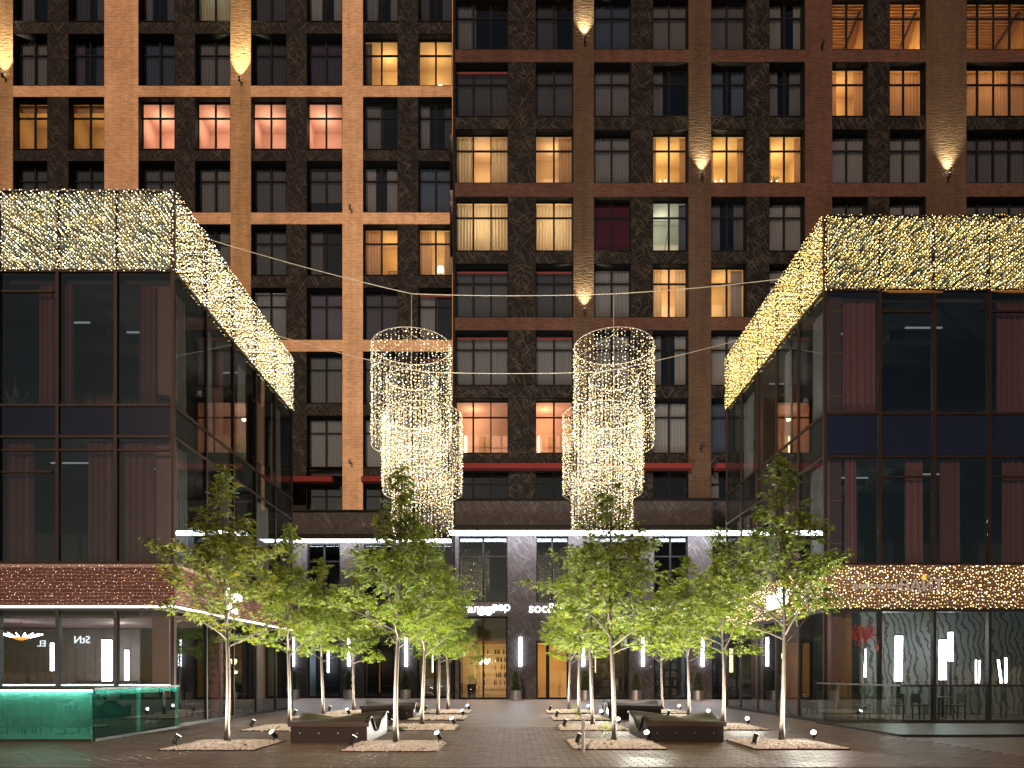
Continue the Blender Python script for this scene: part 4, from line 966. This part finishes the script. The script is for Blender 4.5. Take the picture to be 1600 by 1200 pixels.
def spotlight(x, y, aim, label, energy):
    t = thing('garden_spotlight', label, 'spotlight', (x, y, 0), 'spotlights at the foot of the trees')
    c = Vector((x, y, .20)); d = (Vector(aim) - c).normalized()
    if 'm' not in SP:
        b = MB(); b.lathe([(.035, -.13), (.062, -.11), (.066, .06), (.074, .065), (.074, .10), (.066, .10)], 16); SP['m'] = b.mesh('spot_head', 'metal_dark', False)
        b = MB(); b.lathe([(.068, .101), (.066, .106)], 16); SP['l'] = b.mesh('spot_lens', 'lens')
        b = MB(); b.tube([(0, 0, -.18), (0, 0, -.02)], .012, 6); b.box(-.035, .035, -.02, .02, -.05, .0); SP['s'] = b.mesh('spot_stake', 'metal_dark')
    q = d.to_track_quat('Z', 'Y').to_euler()
    put('head', SP['m'], t, c, rot=q, scale=(.8, .8, .8)); put('lens', SP['l'], t, c, rot=q, scale=(.8, .8, .8)); put('stake', SP['s'], t, c)
    l = lamp('beam', 'SPOT', t, c + d * .13, energy, (1, .95, .82), .04, spot_size=R(120), spot_blend=1.0); l.rotation_euler = (-d).to_track_quat('Z', 'Y').to_euler()
for i, (x, y, h, sp_, warm) in enumerate(TREES):
    side = [-2, -1, 1, 2][i // 4]; k = i % 4
    bed(x, y - .05, 500 + i, 'white pebble bed in the %s, %s' % (ROW[side], ORD[k]), k == 0)
    where = '%s, %s' % (ROW[side], ORD[k])
    En = [1900, 1800, 1700, 1600][k]
    spotlight(x - .78, y - .55, (x + .1, y + .25, 2.1), 'black spotlight on street-side pebbles, %s' % where, En)
    spotlight(x + .80, y + .35 if side > 0 or k else y + .5, (x - .1, y - .6, 1.6) if side < 0 else (x + .1, y - .9, 1.15), 'black spotlight on shop-side pebbles, %s' % where, En)

# ================================================================== BENCHES
def bench(x0, x1, y0, y1, inner, label):
    """wave bench: a curved shell over two plates and a front panel; inner = +1 when its open end faces +x"""
    t = thing('wave_bench', label, 'bench', ((x0 + x1) / 2, (y0 + y1) / 2, 0), 'curved plaza benches')
    dep = y1 - y0
    def prof(u, v):               # u 0 outer .. 1 inner end, v 0 front .. 1 back
        a_ = .46 - .05 * v + .17 * math.exp(-((v - .47) / .16) ** 2) - .10 * math.exp(-((v - .8) / .12) ** 2)
        b_ = .46 + .13 * math.exp(-((v - .13) / .09) ** 2) - .24 * math.exp(-((v - .42) / .15) ** 2) + .13 * math.exp(-((v - .93) / .11) ** 2)
        w_ = u * u * (3 - 2 * u)
        return a_ * (1 - w_) + b_ * w_
    nu, nv = 14, 40; b = MB(); ov = .05
    for lay in (0, 1):
        for i in range(nu + 1):
            for j in range(nv + 1):
                u, v = i / nu, j / nv; X_ = (x0 - ov) + (x1 - x0 + 2 * ov) * (u if inner > 0 else 1 - u); b.v.append((X_, y0 - .03 + dep * v, prof(u, v) - lay * .035))
    S = (nu + 1) * (nv + 1); W_ = nv + 1
    for i in range(nu):
        for j in range(nv):
            k = i * W_ + j; b.f.append((k, k + W_, k + W_ + 1, k + 1)); b.f.append((S + k, S + k + 1, S + k + W_ + 1, S + k + W_))
    for i in range(nu):
        for j in (0, nv): k = i * W_ + j; b.f.append((k, S + k, S + k + W_, k + W_))
    for j in range(nv):
        for i in (0, nu): k = i * W_ + j; b.f.append((k, k + 1, S + k + 1, S + k))
    build('seat_shell', b, 'bench_top', t, smooth=True)
    for u in (0, 1):
        b = MB(); X_ = (x1 if (u == 1) == (inner > 0) else x0); e0, e1 = (X_ - .03, X_) if X_ == x1 else (X_, X_ + .03)
        vs = [j / 24 for j in range(25)]
        for xx in (e0, e1):
            for v in vs: b.v.append((xx, y0 + .02 + (dep - .04) * v, 0.0))
            for v in vs: b.v.append((xx, y0 + .02 + (dep - .04) * v, prof(u, v) - .03))
        n = 25
        for q in (0, 2 * n):
            for j in range(24): b.f.append((q + j, q + j + 1, q + n + j + 1, q + n + j))
        for j in range(24): b.f.append((n + j, n + j + 1, 3 * n + j + 1, 3 * n + j))
        b.f.append((0, n, 3 * n, 2 * n)); b.f.append((n - 1, 2 * n - 1, 4 * n - 1, 3 * n - 1))
        build('side_plate', b, 'bench_side', t)
    piece('front_panel', 'bench_front', t, x0, x1, y0 - .012, y0 + .015, .01, .43); piece('back_panel', 'bench_front', t, x0, x1, y1 - .05, y1 - .02, .01, .36)
    piece('lip', 'bench_top', t, x0 - .05, x1 + .05, y0 - .05, y0 - .012, .36, .455)
    for q in range(4):
        b = MB(); xx = x0 + (x1 - x0) * (.12 + .25 * q); b.tube([(xx, y0 - .022, .22), (xx, y0 - .008, .22)], .012, 8); build('bolt', b, 'steel', t)
bench(-4.78, -3.13, 14.75, 17.1, +1, 'brown wave bench between the front trees of the rows before the tan brick wing')
bench(-4.9, -3.2, 22.2, 24.5, +1, 'brown wave bench farther in, before the tan brick wing shop doors')
bench(2.95, 4.60, 14.85, 17.2, -1, 'brown wave bench between the front trees of the rows before the dark brick wing')
bench(3.14, 4.85, 22.2, 24.5, -1, 'brown wave bench farther in, before the dark brick wing shop windows')

# ================================================================== BOLLARD, PLANTERS, WALL LAMPS, UPLIGHTS
bo = thing('bollard', 'slim steel bollard beside the pebble bed at the street end', 'bollard', (1.35, 12.95, 0))
b = MB(); b.lathe([(.033, 0), (.033, .66), (.028, .68)], 16, (1.35, 12.95, 0)); build('post', b, 'steel', bo, smooth=False)
b = MB(); b.lathe([(.06, 0), (.06, .012)], 16, (1.35, 12.95, 0)); build('base_plate', b, 'metal_dark', bo)
PLW = {459: 'beside the cool-lit shop window of the tan wing', 545: 'between the cool-lit window and brass-handled door', 633: 'between the brass-handled door and the dark shop window', 806: 'between the warm shop and the orange-lit door', 915: 'beside the orange-lit door on the dark window side', 994: 'between two shop windows past the dark window', 1091: 'by the last pier before the clear terrace pavilion'}
for q, (px, where) in enumerate(PLW.items()):
    D = (DL if px < 706 else DR) - 1.0; x = PX(px, D); t = thing('planter', 'clipped conifer in a round steel pot %s' % where, 'planter', (x, D, 0), 'steel pots along the shopfronts')
    b = MB(); b.lathe([(.30, 0), (.335, .02), (.335, .56), (.315, .57), (.31, .50)], 28, (x, D, 0)); build('pot', b, 'steel', t, smooth=False)
    rng = random.Random(q); b = MB()
    for _ in range(1400):
        v = rng.random() ** .8; rr = .33 * (1 - v) ** .55 * math.sqrt(rng.uniform(.35, 1)) + .02; a_ = rng.uniform(0, 6.283); p = Vector((x + rr * math.cos(a_), D + rr * math.sin(a_), .52 + 1.12 * v))
        d = Vector((math.cos(a_), math.sin(a_), rng.uniform(-.2, .9))).normalized() * rng.uniform(.05, .10); sd = d.cross(Vector((rng.uniform(-1, 1), rng.uniform(-1, 1), .4))).normalized() * .018
        b.quad(p - sd, p + d * .5 - sd * 1.3, p + d, p + sd)
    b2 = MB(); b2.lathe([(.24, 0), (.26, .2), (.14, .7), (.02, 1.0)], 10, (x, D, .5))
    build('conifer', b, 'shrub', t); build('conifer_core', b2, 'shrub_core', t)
LW = [(459, 'beside the cool-lit shop window of the tan wing'), (546, 'between the cool-lit window and brass-handled door'), (635, 'between the brass-handled door and the dark shop window'), (813, 'between the warm shop and the orange-lit door'), (911, 'beside the orange-lit door on the dark window side'), (1004, 'between two shop windows past the dark window'), (1097, 'by the last pier before the clear terrace pavilion'), (1185, 'on the pier behind the clear terrace pavilion')]
for px, where in LW:
    D = DL if px < 706 else DR; x = PX(px, D); z0, z1 = PZ(1041, D), PZ(996, D)
    t = thing('wall_lamp', 'vertical white light bar on stone %s' % where, 'wall lamp', (x, D, z0), 'light bars on the shopfront piers')
    b = MB(); b.tube([(x, D - .13, z0), (x, D - .13, z1)], .085, 12); build('tube', b, 'led_bar', t)
    piece('bracket', 'metal_dark', t, x - .03, x + .03, D - .07, D + .01, z0 + .1, z0 + .2); piece('bracket', 'metal_dark', t, x - .03, x + .03, D - .07, D + .01, z1 - .2, z1 - .1)
# narrow-beam uplights on the brick piers
UP = [(376, 128, DL, 1, 'on the rough tan brick pier by pale curtains'), (8, 122, DL, 1, 'on the tan brick pier by the corner of the block'), (913, 66, DR, 1, 'on the dark brick pier, topmost in view'), (1096, 278, DR, 1, 'on the dark brick pier between amber dining rooms'),
      (1480, 278, DR, 1, 'on the wide dark brick pier above the amber parapet lights'), (913, 489, DR, 1, 'on the dark brick pier over a lit chandelier'), (548, 327, DL, 0, 'unlit on the tan brick pier beside a high chandelier'), (548, 723, DL, 0, 'unlit on the tan brick pier above the red awning'), (1094, 700, DR, 0, 'unlit on the dark brick pier above the red awning'), (1283, 72, DR, 0, 'unlit on the dark pier beside timber-ceiling rooms')]
for px, py, D, lit, where in UP:
    x, z = PX(px, D), PZ(py, D); t = thing('facade_uplight', 'small black wall spotlight %s' % where, 'spotlight', (x, D, z), 'uplights on the brick piers')
    b = MB(); b.tube([(x, D - .26, z - .16), (x, D - .26, z + .10)], .065, 10); build('head', b, 'metal_dark', t)
    piece('bracket', 'metal_dark', t, x - .03, x + .03, D - .2, D + .01, z - .06, z)
    if lit:
        b = MB(); b.lathe([(.05, 0), (.048, .012)], 10, (x, D - .26, z + .101)); build('lens', b, 'lens', t)
        l = lamp('beam', 'SPOT', t, (x, D - .26, z + .13), 2500, (1, .88, .52), .04, spot_size=R(68), spot_blend=1.0); l.rotation_euler = (R(180 - 4.0), 0, 0)

# ================================================================== SIGNS
def letters(parent, body, size, mat, loc, rot, extrude=.03, offset=None):
    """flat-faced raised lettering turned into a mesh part"""
    d = bpy.data.curves.new('letters', 'FONT')
    d.body = body; d.size = size; d.extrude = extrude; d.offset = size * .002 if offset is None else offset; d.resolution_u = 3
    tmp = bpy.data.objects.new('letters_tmp', d); me = bpy.data.meshes.new_from_object(tmp); bpy.data.objects.remove(tmp); bpy.data.curves.remove(d)
    me.materials.clear(); me.materials.append(M[mat]); o = put('lettering', me, parent, loc); o.rotation_euler = rot; return o
def sign(label, lines, mat, loc, size, rz=0.0, extrude=.03, align='LEFT', font_shear=0.0):
    t = thing('shop_sign', label, 'sign', loc)
    for i, s in enumerate(lines):
        letters(t, s, size, mat, Vector(loc) + Vector((0, 0, -i * size * .9)), (R(90), 0, rz), extrude)
    return t
D = DR - .10
s1 = sign('white lit shop sign with two round loops over the warm shop', ['галант'], 'sign_white', (PX(723, D), D, PZ(957, D)), .62)
b = MB()
for q in (752, 763):
    c = Vector((PX(q, D), D, PZ(955, D))); b.tube([(c.x + .19 * math.cos(a_), c.y, c.z + .19 * math.sin(a_)) for a_ in [i * .3927 for i in range(16)]], .05, 6, closed=True)
build('loop', b, 'sign_white', s1)
letters(s1, 'вар', .62, 'sign_white', (PX(769, D), D, PZ(954, D)), (R(90), 0, 0))
sign('white lit sign reading soc and n over the orange-lit door', ['soc&n'], 'sign_white', (PX(826, D), D, PZ(957, D)), .80)
sign('white lit shop sign half hidden by leaves past the dark window', ['Stn studio'], 'sign_white', (PX(1014, D), D, PZ(955, D)), .60)
D = DL - .10
sg = thing('shop_sign', 'round black sign with pale letters over the brass-handled door', 'sign', (PX(583, D), D, PZ(965, D)))
b = MB(); b.tube([(PX(583, D), D - .02, PZ(966, D)), (PX(583, D), D + .1, PZ(966, D))], .75, 28); build('disc', b, 'black_sign', sg)
letters(sg, 'зоо', .5, 'room_white', (PX(572, D), D - .04, PZ(962, D)), (R(90), 0, 0), .02)
sign('two-line white lit wine sign on the red brick band', ['simple', 'wine'], 'sign_white', (XL + .06, 22.3, 4.0), .52, R(90))
M['steel_sign'] = plain('satin_letter', (.42, .38, .38), .4, metal=.3)
s2 = thing('shop_sign', 'pale metal letters with an orange flame among the amber fairy lights', 'sign', (PX(1331, YR), YR - .06, PZ(925, YR)))
for body, px, py, size in (('фокачча бар', 1331, 920, .24), ('ВАЙТ', 1403, 924, .50)):
    letters(s2, body, size, 'steel_sign', (PX(px, YR), YR - .06, PZ(py, YR)), (R(90), 0, 0), .03, .004)
b = MB(); c = (PX(1441, YR), YR - .07, PZ(904, YR)); b.lathe([(.01, -.06), (.06, 0), (.05, .04), (.005, .12)], 10, c); build('flame', b, 'orange', s2)
sign('glaring white lit sign on the brown brick band facing the plaza', ['ВАЙТ'], 'sign_white', (XR - .08, 25.2, 3.85), .72, R(-90), .05)

# ================================================================== THINGS INSIDE THE PAVILIONS
def tubelamp(px0, px1, py0, py1, D, label, lean=0.0):
    x = (PX(px0, D) + PX(px1, D)) / 2; r = max(.02, (PX(px1, D) - PX(px0, D)) / 2); z0, z1 = PZ(py1, D), PZ(py0, D)
    t = thing('tube_lamp', label, 'lamp', (x, D, z0), 'white tube lamps inside the pavilions')
    b = MB(); b.tube([(x, D, z0), (x + lean, D, z1)], r, 10); build('tube', b, 'led_bar', t); b = MB(); b.tube([(x, D, .02), (x, D, z0)], r * .5, 6); build('stand', b, 'metal_dark', t)
    b = MB(); b.tube([(x + lean, D, z1), (x + lean, D, z1 + .06)], r * 1.05, 8); build('cap', b, 'metal_dark', t)
tubelamp(79, 84, 1005, 1048, 22.4, 'slim white tube lamp behind the green terrace, beside the spoked pendant')
tubelamp(160, 174, 1000, 1064, 22.6, 'thick white tube lamp behind the green terrace')
tubelamp(195, 201, 1016, 1063, 22.4, 'white tube lamp between thick lamp and plaster column behind the green terrace')
tubelamp(1398, 1409, 994, 1064, 23.4, 'thick white tube lamp behind the clear terrace', .02); tubelamp(1468, 1478, 1000, 1062, 23.2, 'thick white tube lamp beside the mural')
tubelamp(1482, 1489, 988, 1033, 24.4, 'short white tube lamp high behind the clear terrace'); tubelamp(1524, 1526, 1031, 1067, 22.8, 'hair-thin upright white tube lamp by the mural'); tubelamp(1528.5, 1530.5, 1032, 1067, 22.8, 'hair-thin leaning white tube lamp by the mural', .03)
tubelamp(1563, 1566, 1031, 1067, 22.8, 'thin white tube lamp leaning past the mural', -.1); tubelamp(1570, 1573, 1028, 1067, 22.8, 'thin white upright tube lamp past the mural'); tubelamp(1350, 1353, 1014, 1058, 22.6, 'thin white tube lamp behind the red foliage')
# back walls of the two ground floor rooms
M['mural'] = None
def mural():
    t = NT('grey_mural_wall'); pos = t.n('ShaderNodeNewGeometry').outputs['Position']
    wv = t.n('ShaderNodeTexWave', {'Vector': pos, 'Scale': 1.3, 'Distortion': 10.0, 'Detail': 3.0, 'Detail Scale': 1.2}, wave_type='RINGS', rings_direction='Y')
    cr = t.n('ShaderNodeValToRGB', {'Fac': wv.outputs['Fac']}); e_ = cr.color_ramp.elements; e_[0].position = .72; e_[0].color = (.16, .165, .15, 1); e_[1].position = .86; e_[1].color = (.045, .045, .04, 1)
    p = t.n('ShaderNodeBsdfPrincipled', {'Base Color': cr.outputs[0], 'Roughness': .8}); return t.surf(p.outputs[0])
M['mural'] = mural()
M['brown_wall'] = plain('brown_wall', (.085, .065, .06), .85, noise=.2, scale=1.5)
piece('room_wall', 'brown_wall', pavL, fL[-1], XL - 3.4, YL + 4.45, YL + 4.58, 0, ZL['brick0'] + .8); piece('ceiling_panel', 'plaster', pavL, fL[-1], XL - .2, YL + .3, YL + 4.5, ZL['brick0'] - .3, ZL['brick0'] - .2)
piece('room_wall', 'mural', pavR, XR + 3.4, fR[-1], YR + 4.45, YR + 4.58, 0, ZR['brick0'] + .8); piece('wood_panel', 'wood_panel', pavR, PX(1297, YR + .4), PX(1331, YR + .4), YR + .4, YR + .6, .1, ZR['brick0'] - .1)
lamp('ceiling_light', 'POINT', pavL, (-12.2, 21.2, 2.9), 38, (1, .90, .78), .2); lamp('ceiling_light', 'POINT', pavR, (12.6, 23.0, 3.0), 80, (.95, 1, .92), .2)
lamp('ceiling_light', 'POINT', pavL, (-10.6, 26.5, 2.9), 70, (1, .9, .8), .2); lamp('ceiling_light', 'POINT', pavR, (10.8, 27.5, 3.0), 70, (.85, .95, 1), .2)
# spoked pendant
D = 20.6; x, z = PX(33, D), PZ(999, D); t = thing('pendant_lamp', 'pendant lamp of white spokes around an orange cap', 'lamp', (x, D, z))
b = MB()
for q in range(16):
    a_ = q * .3927; b.tube([(x + .12 * math.cos(a_), D + .12 * math.sin(a_), z + .02), (x + .55 * math.cos(a_), D + .55 * math.sin(a_), z + .17)], .013, 5)
build('spokes', b, 'led_bar', t); b = MB(); b.lathe([(.02, -.03), (.14, .0), (.24, .05), (.20, .06)], 20, (x, D, z)); build('cap', b, 'orange', t); b = MB(); b.tube([(x, D, z), (x, D, ZL['brick0'] - .2)], .01, 5); build('cord', b, 'metal_dark', t)
def chair(x, y, rz, label, mat='furn', z=0.0):
    t = thing('cafe_chair', label, 'chair', (x, y, z), 'chairs inside the pavilions')
    def loc(o): o.location = Matrix.Rotation(rz, 3, 'Z') @ o.location; o.rotation_euler = (0, 0, rz)
    for (px_, py_) in ((-.19, -.19), (.19, -.19), (-.19, .19), (.19, .19)): loc(piece('leg', 'metal_dark', t, x + px_ - .015, x + px_ + .015, y + py_ - .015, y + py_ + .015, z, z + .44))
    loc(piece('seat', mat, t, x - .22, x + .22, y - .22, y + .22, z + .44, z + .49)); loc(piece('backrest', mat, t, x - .21, x + .21, y + .19, y + .23, z + .55, z + .86))
    for s_ in (-.18, .18): loc(piece('back_post', 'metal_dark', t, x + s_ - .012, x + s_ + .012, y + .2, y + .225, z + .49, z + .56))
def table(x, y, label, z=0.0):
    t = thing('cafe_table', label, 'table', (x, y, z), 'tables inside the pavilions')
    b = MB(); b.lathe([(.36, .72), (.36, .75)], 20, (x, y, z)); build('table_top', b, 'furn', t); b = MB(); b.lathe([(.035, .03), (.035, .72)], 10, (x, y, z)); build('column', b, 'metal_dark', t); b = MB(); b.lathe([(.24, 0), (.22, .03)], 16, (x, y, z)); build('base', b, 'metal_dark', t)
for i, (x, y) in enumerate(((-13.2, 20.9), (-11.4, 21.1), (-10.4, 23.6), (-10.5, 26.0))):
    wl = ['under the spoked pendant', 'by the thick tube lamp', 'beside the plaza glass', 'deep along the plaza glass'][i]
    table(x, y, 'round dark cafe table %s behind the red brick pavilion glass' % wl); chair(x - .55, y, R(90), 'dark cafe chair, outer side of the table %s' % wl); chair(x + .55, y + .1, R(-90), 'dark cafe chair, plaza side of the table %s' % wl)
for i, (x, y) in enumerate(((12.1, 22.6), (14.0, 22.4), (10.7, 25.4))):
    wl = ['before the mural tube lamps', 'past the mural', 'beside the wood panel end'][i]
    table(x, y, 'round dark cafe table %s in the brown brick pavilion' % wl); chair(x - .55, y, R(90), 'dark cafe chair nearest the wood panel at the table %s' % wl.replace('nearest', 'by')); chair(x + .55, y, R(-90), 'dark cafe chair farther from the wood panel at the table %s' % wl)
# red foliage behind the glass
t = thing('red_shrub', 'red-lit leafy shrub behind the glass beside the wood panel', 'plant', (PX(1352, 21.6), 21.6, 0)); b = MB(); rng = random.Random(4); cx, cz = PX(1350, 21.6), PZ(988, 21.6)
for _ in range(300): add_leaf(b, Vector((cx + rng.gauss(0, .20), 21.6 + rng.gauss(0, .15), cz + rng.gauss(0, .15))), Vector((rng.uniform(-1, 1), rng.uniform(-1, 1), -.3)), Vector((0, -.6, 1)), .07)
M['red_leaf'] = island_mat('red_leaf', [(.55, .03, .03), (.7, .06, .05), (.4, .02, .02)], rough=.5, trans=.3); build('crown', b, 'red_leaf', t)
b = MB(); b.tube([(cx, 21.6, 0), (cx + .04, 21.6, .8), (cx, 21.6, cz)], .02, 6)
for q in range(6): b.tube([(cx, 21.6, cz - .5), (cx + rng.uniform(-.3, .3), 21.6 + rng.uniform(-.2, .2), cz + .1)], .008, 4)
build('trunk', b, 'bark', t); lamp('red_glow', 'POINT', t, (cx, 21.2, cz - .5), 9, (1, .2, .12), .1)
# plants and boxes upstairs behind the glass
def pot_plant(x, y, z, label, h, n, mat='shrub', leafl=.4, pot='plaster'):
    t = thing('potted_plant', label, 'plant', (x, y, z)); b = MB(); b.lathe([(.13, 0), (.17, .3), (.15, .3)], 14, (x, y, z)); build('pot', b, pot, t); b = MB(); rng = random.Random(int(x * 100))
    for q in range(n):
        a_ = rng.uniform(0, 6.28); p = Vector((x, y, z + .28)); e_ = p + Vector((math.cos(a_) * leafl * rng.uniform(.5, 1), math.sin(a_) * leafl * rng.uniform(.5, 1), h * rng.uniform(.3, 1))); m_ = p.lerp(e_, .6) + Vector((0, 0, .1)); sd = (e_ - p).cross(Vector((0, 0, 1))).normalized() * .07
        b.quad(p, m_ - sd, e_); b.quad(p, e_, m_ + sd); b.tube([p, m_], .008, 3)
    build('foliage', b, mat, t)
zf = ZL['sp1'] + .42 - .35 + .33
zf = ZL['sp0'] + .4
pot_plant(PX(30, 19.9), 19.9, zf, 'broad-leaved plant in a pot upstairs behind mauve curtains', 1.4, 14, leafl=.55)
M['dry'] = plain('dried_grass', (.20, .10, .05), .9)
for px in (125, 165):
    x = PX(px, 19.7); t = thing('planter_box', 'low white box of dried grass upstairs, %s' % ('beside a mauve curtain end' if px == 125 else 'beside the pot near the plaster column'), 'planter', (x, 19.7, zf), 'boxes of dried grass upstairs')
    piece('box', 'room_white', t, x - .34, x + .34, 19.55, 19.85, zf, zf + .5); b = MB(); rng = random.Random(px)
    for _ in range(160): p = Vector((x + rng.uniform(-.3, .3), 19.7 + rng.uniform(-.1, .1), zf + .5)); e_ = p + Vector((rng.gauss(0, .15), rng.gauss(0, .1), rng.uniform(.25, .7))); b.quad(p, p + Vector((.012, 0, 0)), e_)
    build('dried_grass', b, 'dry', t)
pot_plant(PX(203, 19.8), 19.8, zf, 'spiky plant in a pot upstairs by the plaster column', .9, 18, leafl=.35)
zr = ZR['sp0'] + .4
t = thing('office_chair', 'pale-edged office chair upstairs behind dark glass', 'chair', (PX(1422, 21.6), 21.6, zr)); x = PX(1422, 21.6); b = MB()
pts = [(x - .26, 21.6, zr + .55), (x - .22, 21.62, zr + 1.1), (x + .22, 21.62, zr + 1.1), (x + .26, 21.6, zr + .55)]; b.tube(pts, .022, 6); build('back_frame', b, 'steel', t); piece('backrest', 'furn', t, x - .21, x + .21, 21.61, 21.64, zr + .58, zr + 1.08); piece('seat', 'furn', t, x - .25, x + .25, 21.2, 21.6, zr + .45, zr + .53); b = MB(); b.tube([(x, 21.4, zr), (x, 21.4, zr + .45)], .03, 8)
for q in range(5): b.tube([(x, 21.4, zr + .1), (x + .3 * math.cos(q * 1.257), 21.4 + .3 * math.sin(q * 1.257), zr + .03)], .02, 5)
build('base', b, 'steel', t)
# shelves and goods inside the warm shop
D = DR; t = thing('display_rack', 'slim white wire rack of bottles inside the warm shop', 'shelf', (PX(770, D + 2), D + 2.4, 0)); b = MB(); x0, x1 = PX(742, D + 2.4), PX(798, D + 2.4)
for q in (x0, (x0 + x1) / 2, x1):
    for yy in (D + 2.2, D + 2.6): b.tube([(q, yy, 0.015), (q, yy, 3.3)], .018, 5)
for q in range(7): b.box(x0, x1, D + 2.2, D + 2.6, .3 + q * .48, .325 + q * .48)
build('rack_frame', b, 'room_white', t); b = MB(); rng = random.Random(2)
for q in range(60): xx = rng.uniform((x0 + x1) / 2 + .05, x1 - .05) if q % 3 else rng.uniform(x0, x1); lv = rng.randrange(1, 6); b.lathe([(.035, 0), (.035, .2), (.014, .26), (.014, .32)], 6, (xx, D + 2.4, .325 + lv * .48))
M['bottle'] = island_mat('bottle_glass', [(.02, .05, .02), (.25, .12, .02), (.05, .03, .02), (.5, .35, .15)], rough=.15)
tag(build('bottles', b, 'bottle', t), kind='stuff')
x, y = PX(747, D + 2.0), D + 1.4; t = thing('shop_plant', 'yellow-green plant in a tall black pot inside the warm shop', 'plant', (x - .35, y, 0)); b = MB(); b.lathe([(.22, 0.015), (.28, .9), (.25, .9)], 16, (x - .35, y, 0)); build('pot', b, 'metal_dark', t); b = MB(); rng = random.Random(9)
for _ in range(160): add_leaf(b, Vector((x - .35 + rng.gauss(0, .16), y + rng.gauss(0, .16), 1.15 + rng.gauss(0, .2))), Vector((rng.uniform(-1, 1), rng.uniform(-1, 1), .3)), Vector((0, -.5, 1)), .09)
build('foliage', b, 'shoot', t)
b = MB(); t = thing('shop_lamp', 'cluster of glowing warm bulbs inside the warm shop', 'lamp', (PX(757, D + 2), D + 2.0, 2.0))
for q in range(9): b.octa(PX(751 + q * 1.7, D + 2), D + 1.9 + .1 * (q % 3), 2.15 + .12 * (q % 3), .07)
tag(build('bulbs', b, 'lamp_bare', t), kind='stuff'); b = MB(); b.tube([(PX(757, D + 2), D + 2.0, 2.2), (PX(757, D + 2), D + 2.0, PZ(963, D))], .01, 5); b.box(PX(750, D + 2), PX(766, D + 2), D + 1.95, D + 2.05, 2.42, 2.45); build('cord', b, 'metal_dark', t)

# terrace furniture behind the green glass, low slatted screens and wall boards in the ground floor rooms
for i, x in enumerate((-13.0, -11.2)):
    wl = ['green terrace outer end', 'green terrace plaza end'][i]
    table(x, 17.1, 'round dark cafe table at %s' % wl); chair(x - .6, 17.0, R(90), 'dark terrace chair on outer table side, %s' % wl); chair(x + .6, 17.2, R(-90), 'dark terrace chair on plaza table side, %s' % wl)
def screen(px0, px1, py0, py1, D, label, n):
    x0, x1, z0, z1 = PX(px0, D), PX(px1, D), 0.0, PZ(py0, D); t = thing('slatted_screen', label, 'screen', ((x0 + x1) / 2, D, 0), 'low slatted screens behind the glass')
    piece('rail', 'metal_dark', t, x0, x1, D - .02, D + .02, z1 - .04, z1); piece('rail', 'metal_dark', t, x0, x1, D - .02, D + .02, .1, .14)
    for q in range(n): xa_ = x0 + (x1 - x0) * (q + .1) / n; piece('slat', 'slat_grey', t, xa_, xa_ + (x1 - x0) * .78 / n, D - .012, D + .012, .14, z1 - .04)
    for q in (x0, x1 - .04): piece('post', 'metal_dark', t, q, q + .04, D - .022, D + .022, 0, z1)
M['slat_grey'] = plain('grey_slat', (.16, .145, .135), .7, noise=.3)
screen(120, 176, 1064, 1076, 20.7, 'low grey slatted screen below the thick tube lamp', 16); screen(188, 216, 1064, 1076, 20.9, 'short grey slatted screen beside the plaster column', 8)
M['board_l'] = plain('dark_wall_board', (.075, .055, .05), .75, noise=.35, scale=4)
x = fL[-1] + .1; rn = random.Random(8)
while x < XL - 3.5: wd_ = rn.uniform(.28, .5); piece('wall_board', 'board_l', pavL, x, x + wd_ - .015, YL + 4.40, YL + 4.45 - rn.uniform(0, .02), .02, ZL['brick0'] - .35); x += wd_
for body, px, py, sz in (('EL', 72, 1010, .30), ('StN', 141, 1005, .36)):  # reflections of lit signs, built as glowing mirrored letters on the inner wall
    D = YL + 4.3; s3 = thing('sign_reflection', 'pale sign reflection built as glowing letters in mirror writing, %s' % ('two letters' if body == 'EL' else 'three letters'), 'sign', (PX(px, D), D, PZ(py, D)))
    M.setdefault('reflected_sign', emit('reflected_sign_letter', (.95, .97, 1), 1.6)); o = letters(s3, body, sz, 'reflected_sign', (PX(px, D), D, PZ(py, D)), (R(90), 0, 0), .01); o.scale = (-1, 1, 1)
# thin ceiling lamps upstairs in both pavilions
M['dim_line'] = emit('dim_ceiling_line', (.9, .95, 1), .25)
for root, zs, pts in ((pavL, (ZL['band'] - .45, ZL['sp0'] - .15), ((-13.6, 21.0), (-11.6, 21.6), (-10.4, 24.5))), (pavR, (ZR['band'] - .45, ZR['sp0'] - .15), ((11.2, 22.6), (13.4, 22.2), (10.6, 26.5)))):
    for z in zs:
        for (x, y) in pts: piece('ceiling_lamp', 'dim_line', root, x - .6, x + .6, y, y + .05, z, z + .04); piece('ceiling_duct', 'slab', root, x - .8, x + .8, y + .6, y + 1.0, z - .1, z + .15)

# soft fill lights added upstairs so the rooms behind the plaza-side glass can be made out
for root, pts in ((pavL, ((-11.2, 24.6, 11.6), (-11.0, 24.4, 7.2))), (pavR, ((11.2, 26.2, 12.0), (11.0, 26.0, 7.3)))):
    for c in pts: lamp('room_light', 'POINT', root, c, 22, (1, .88, .72), .12)
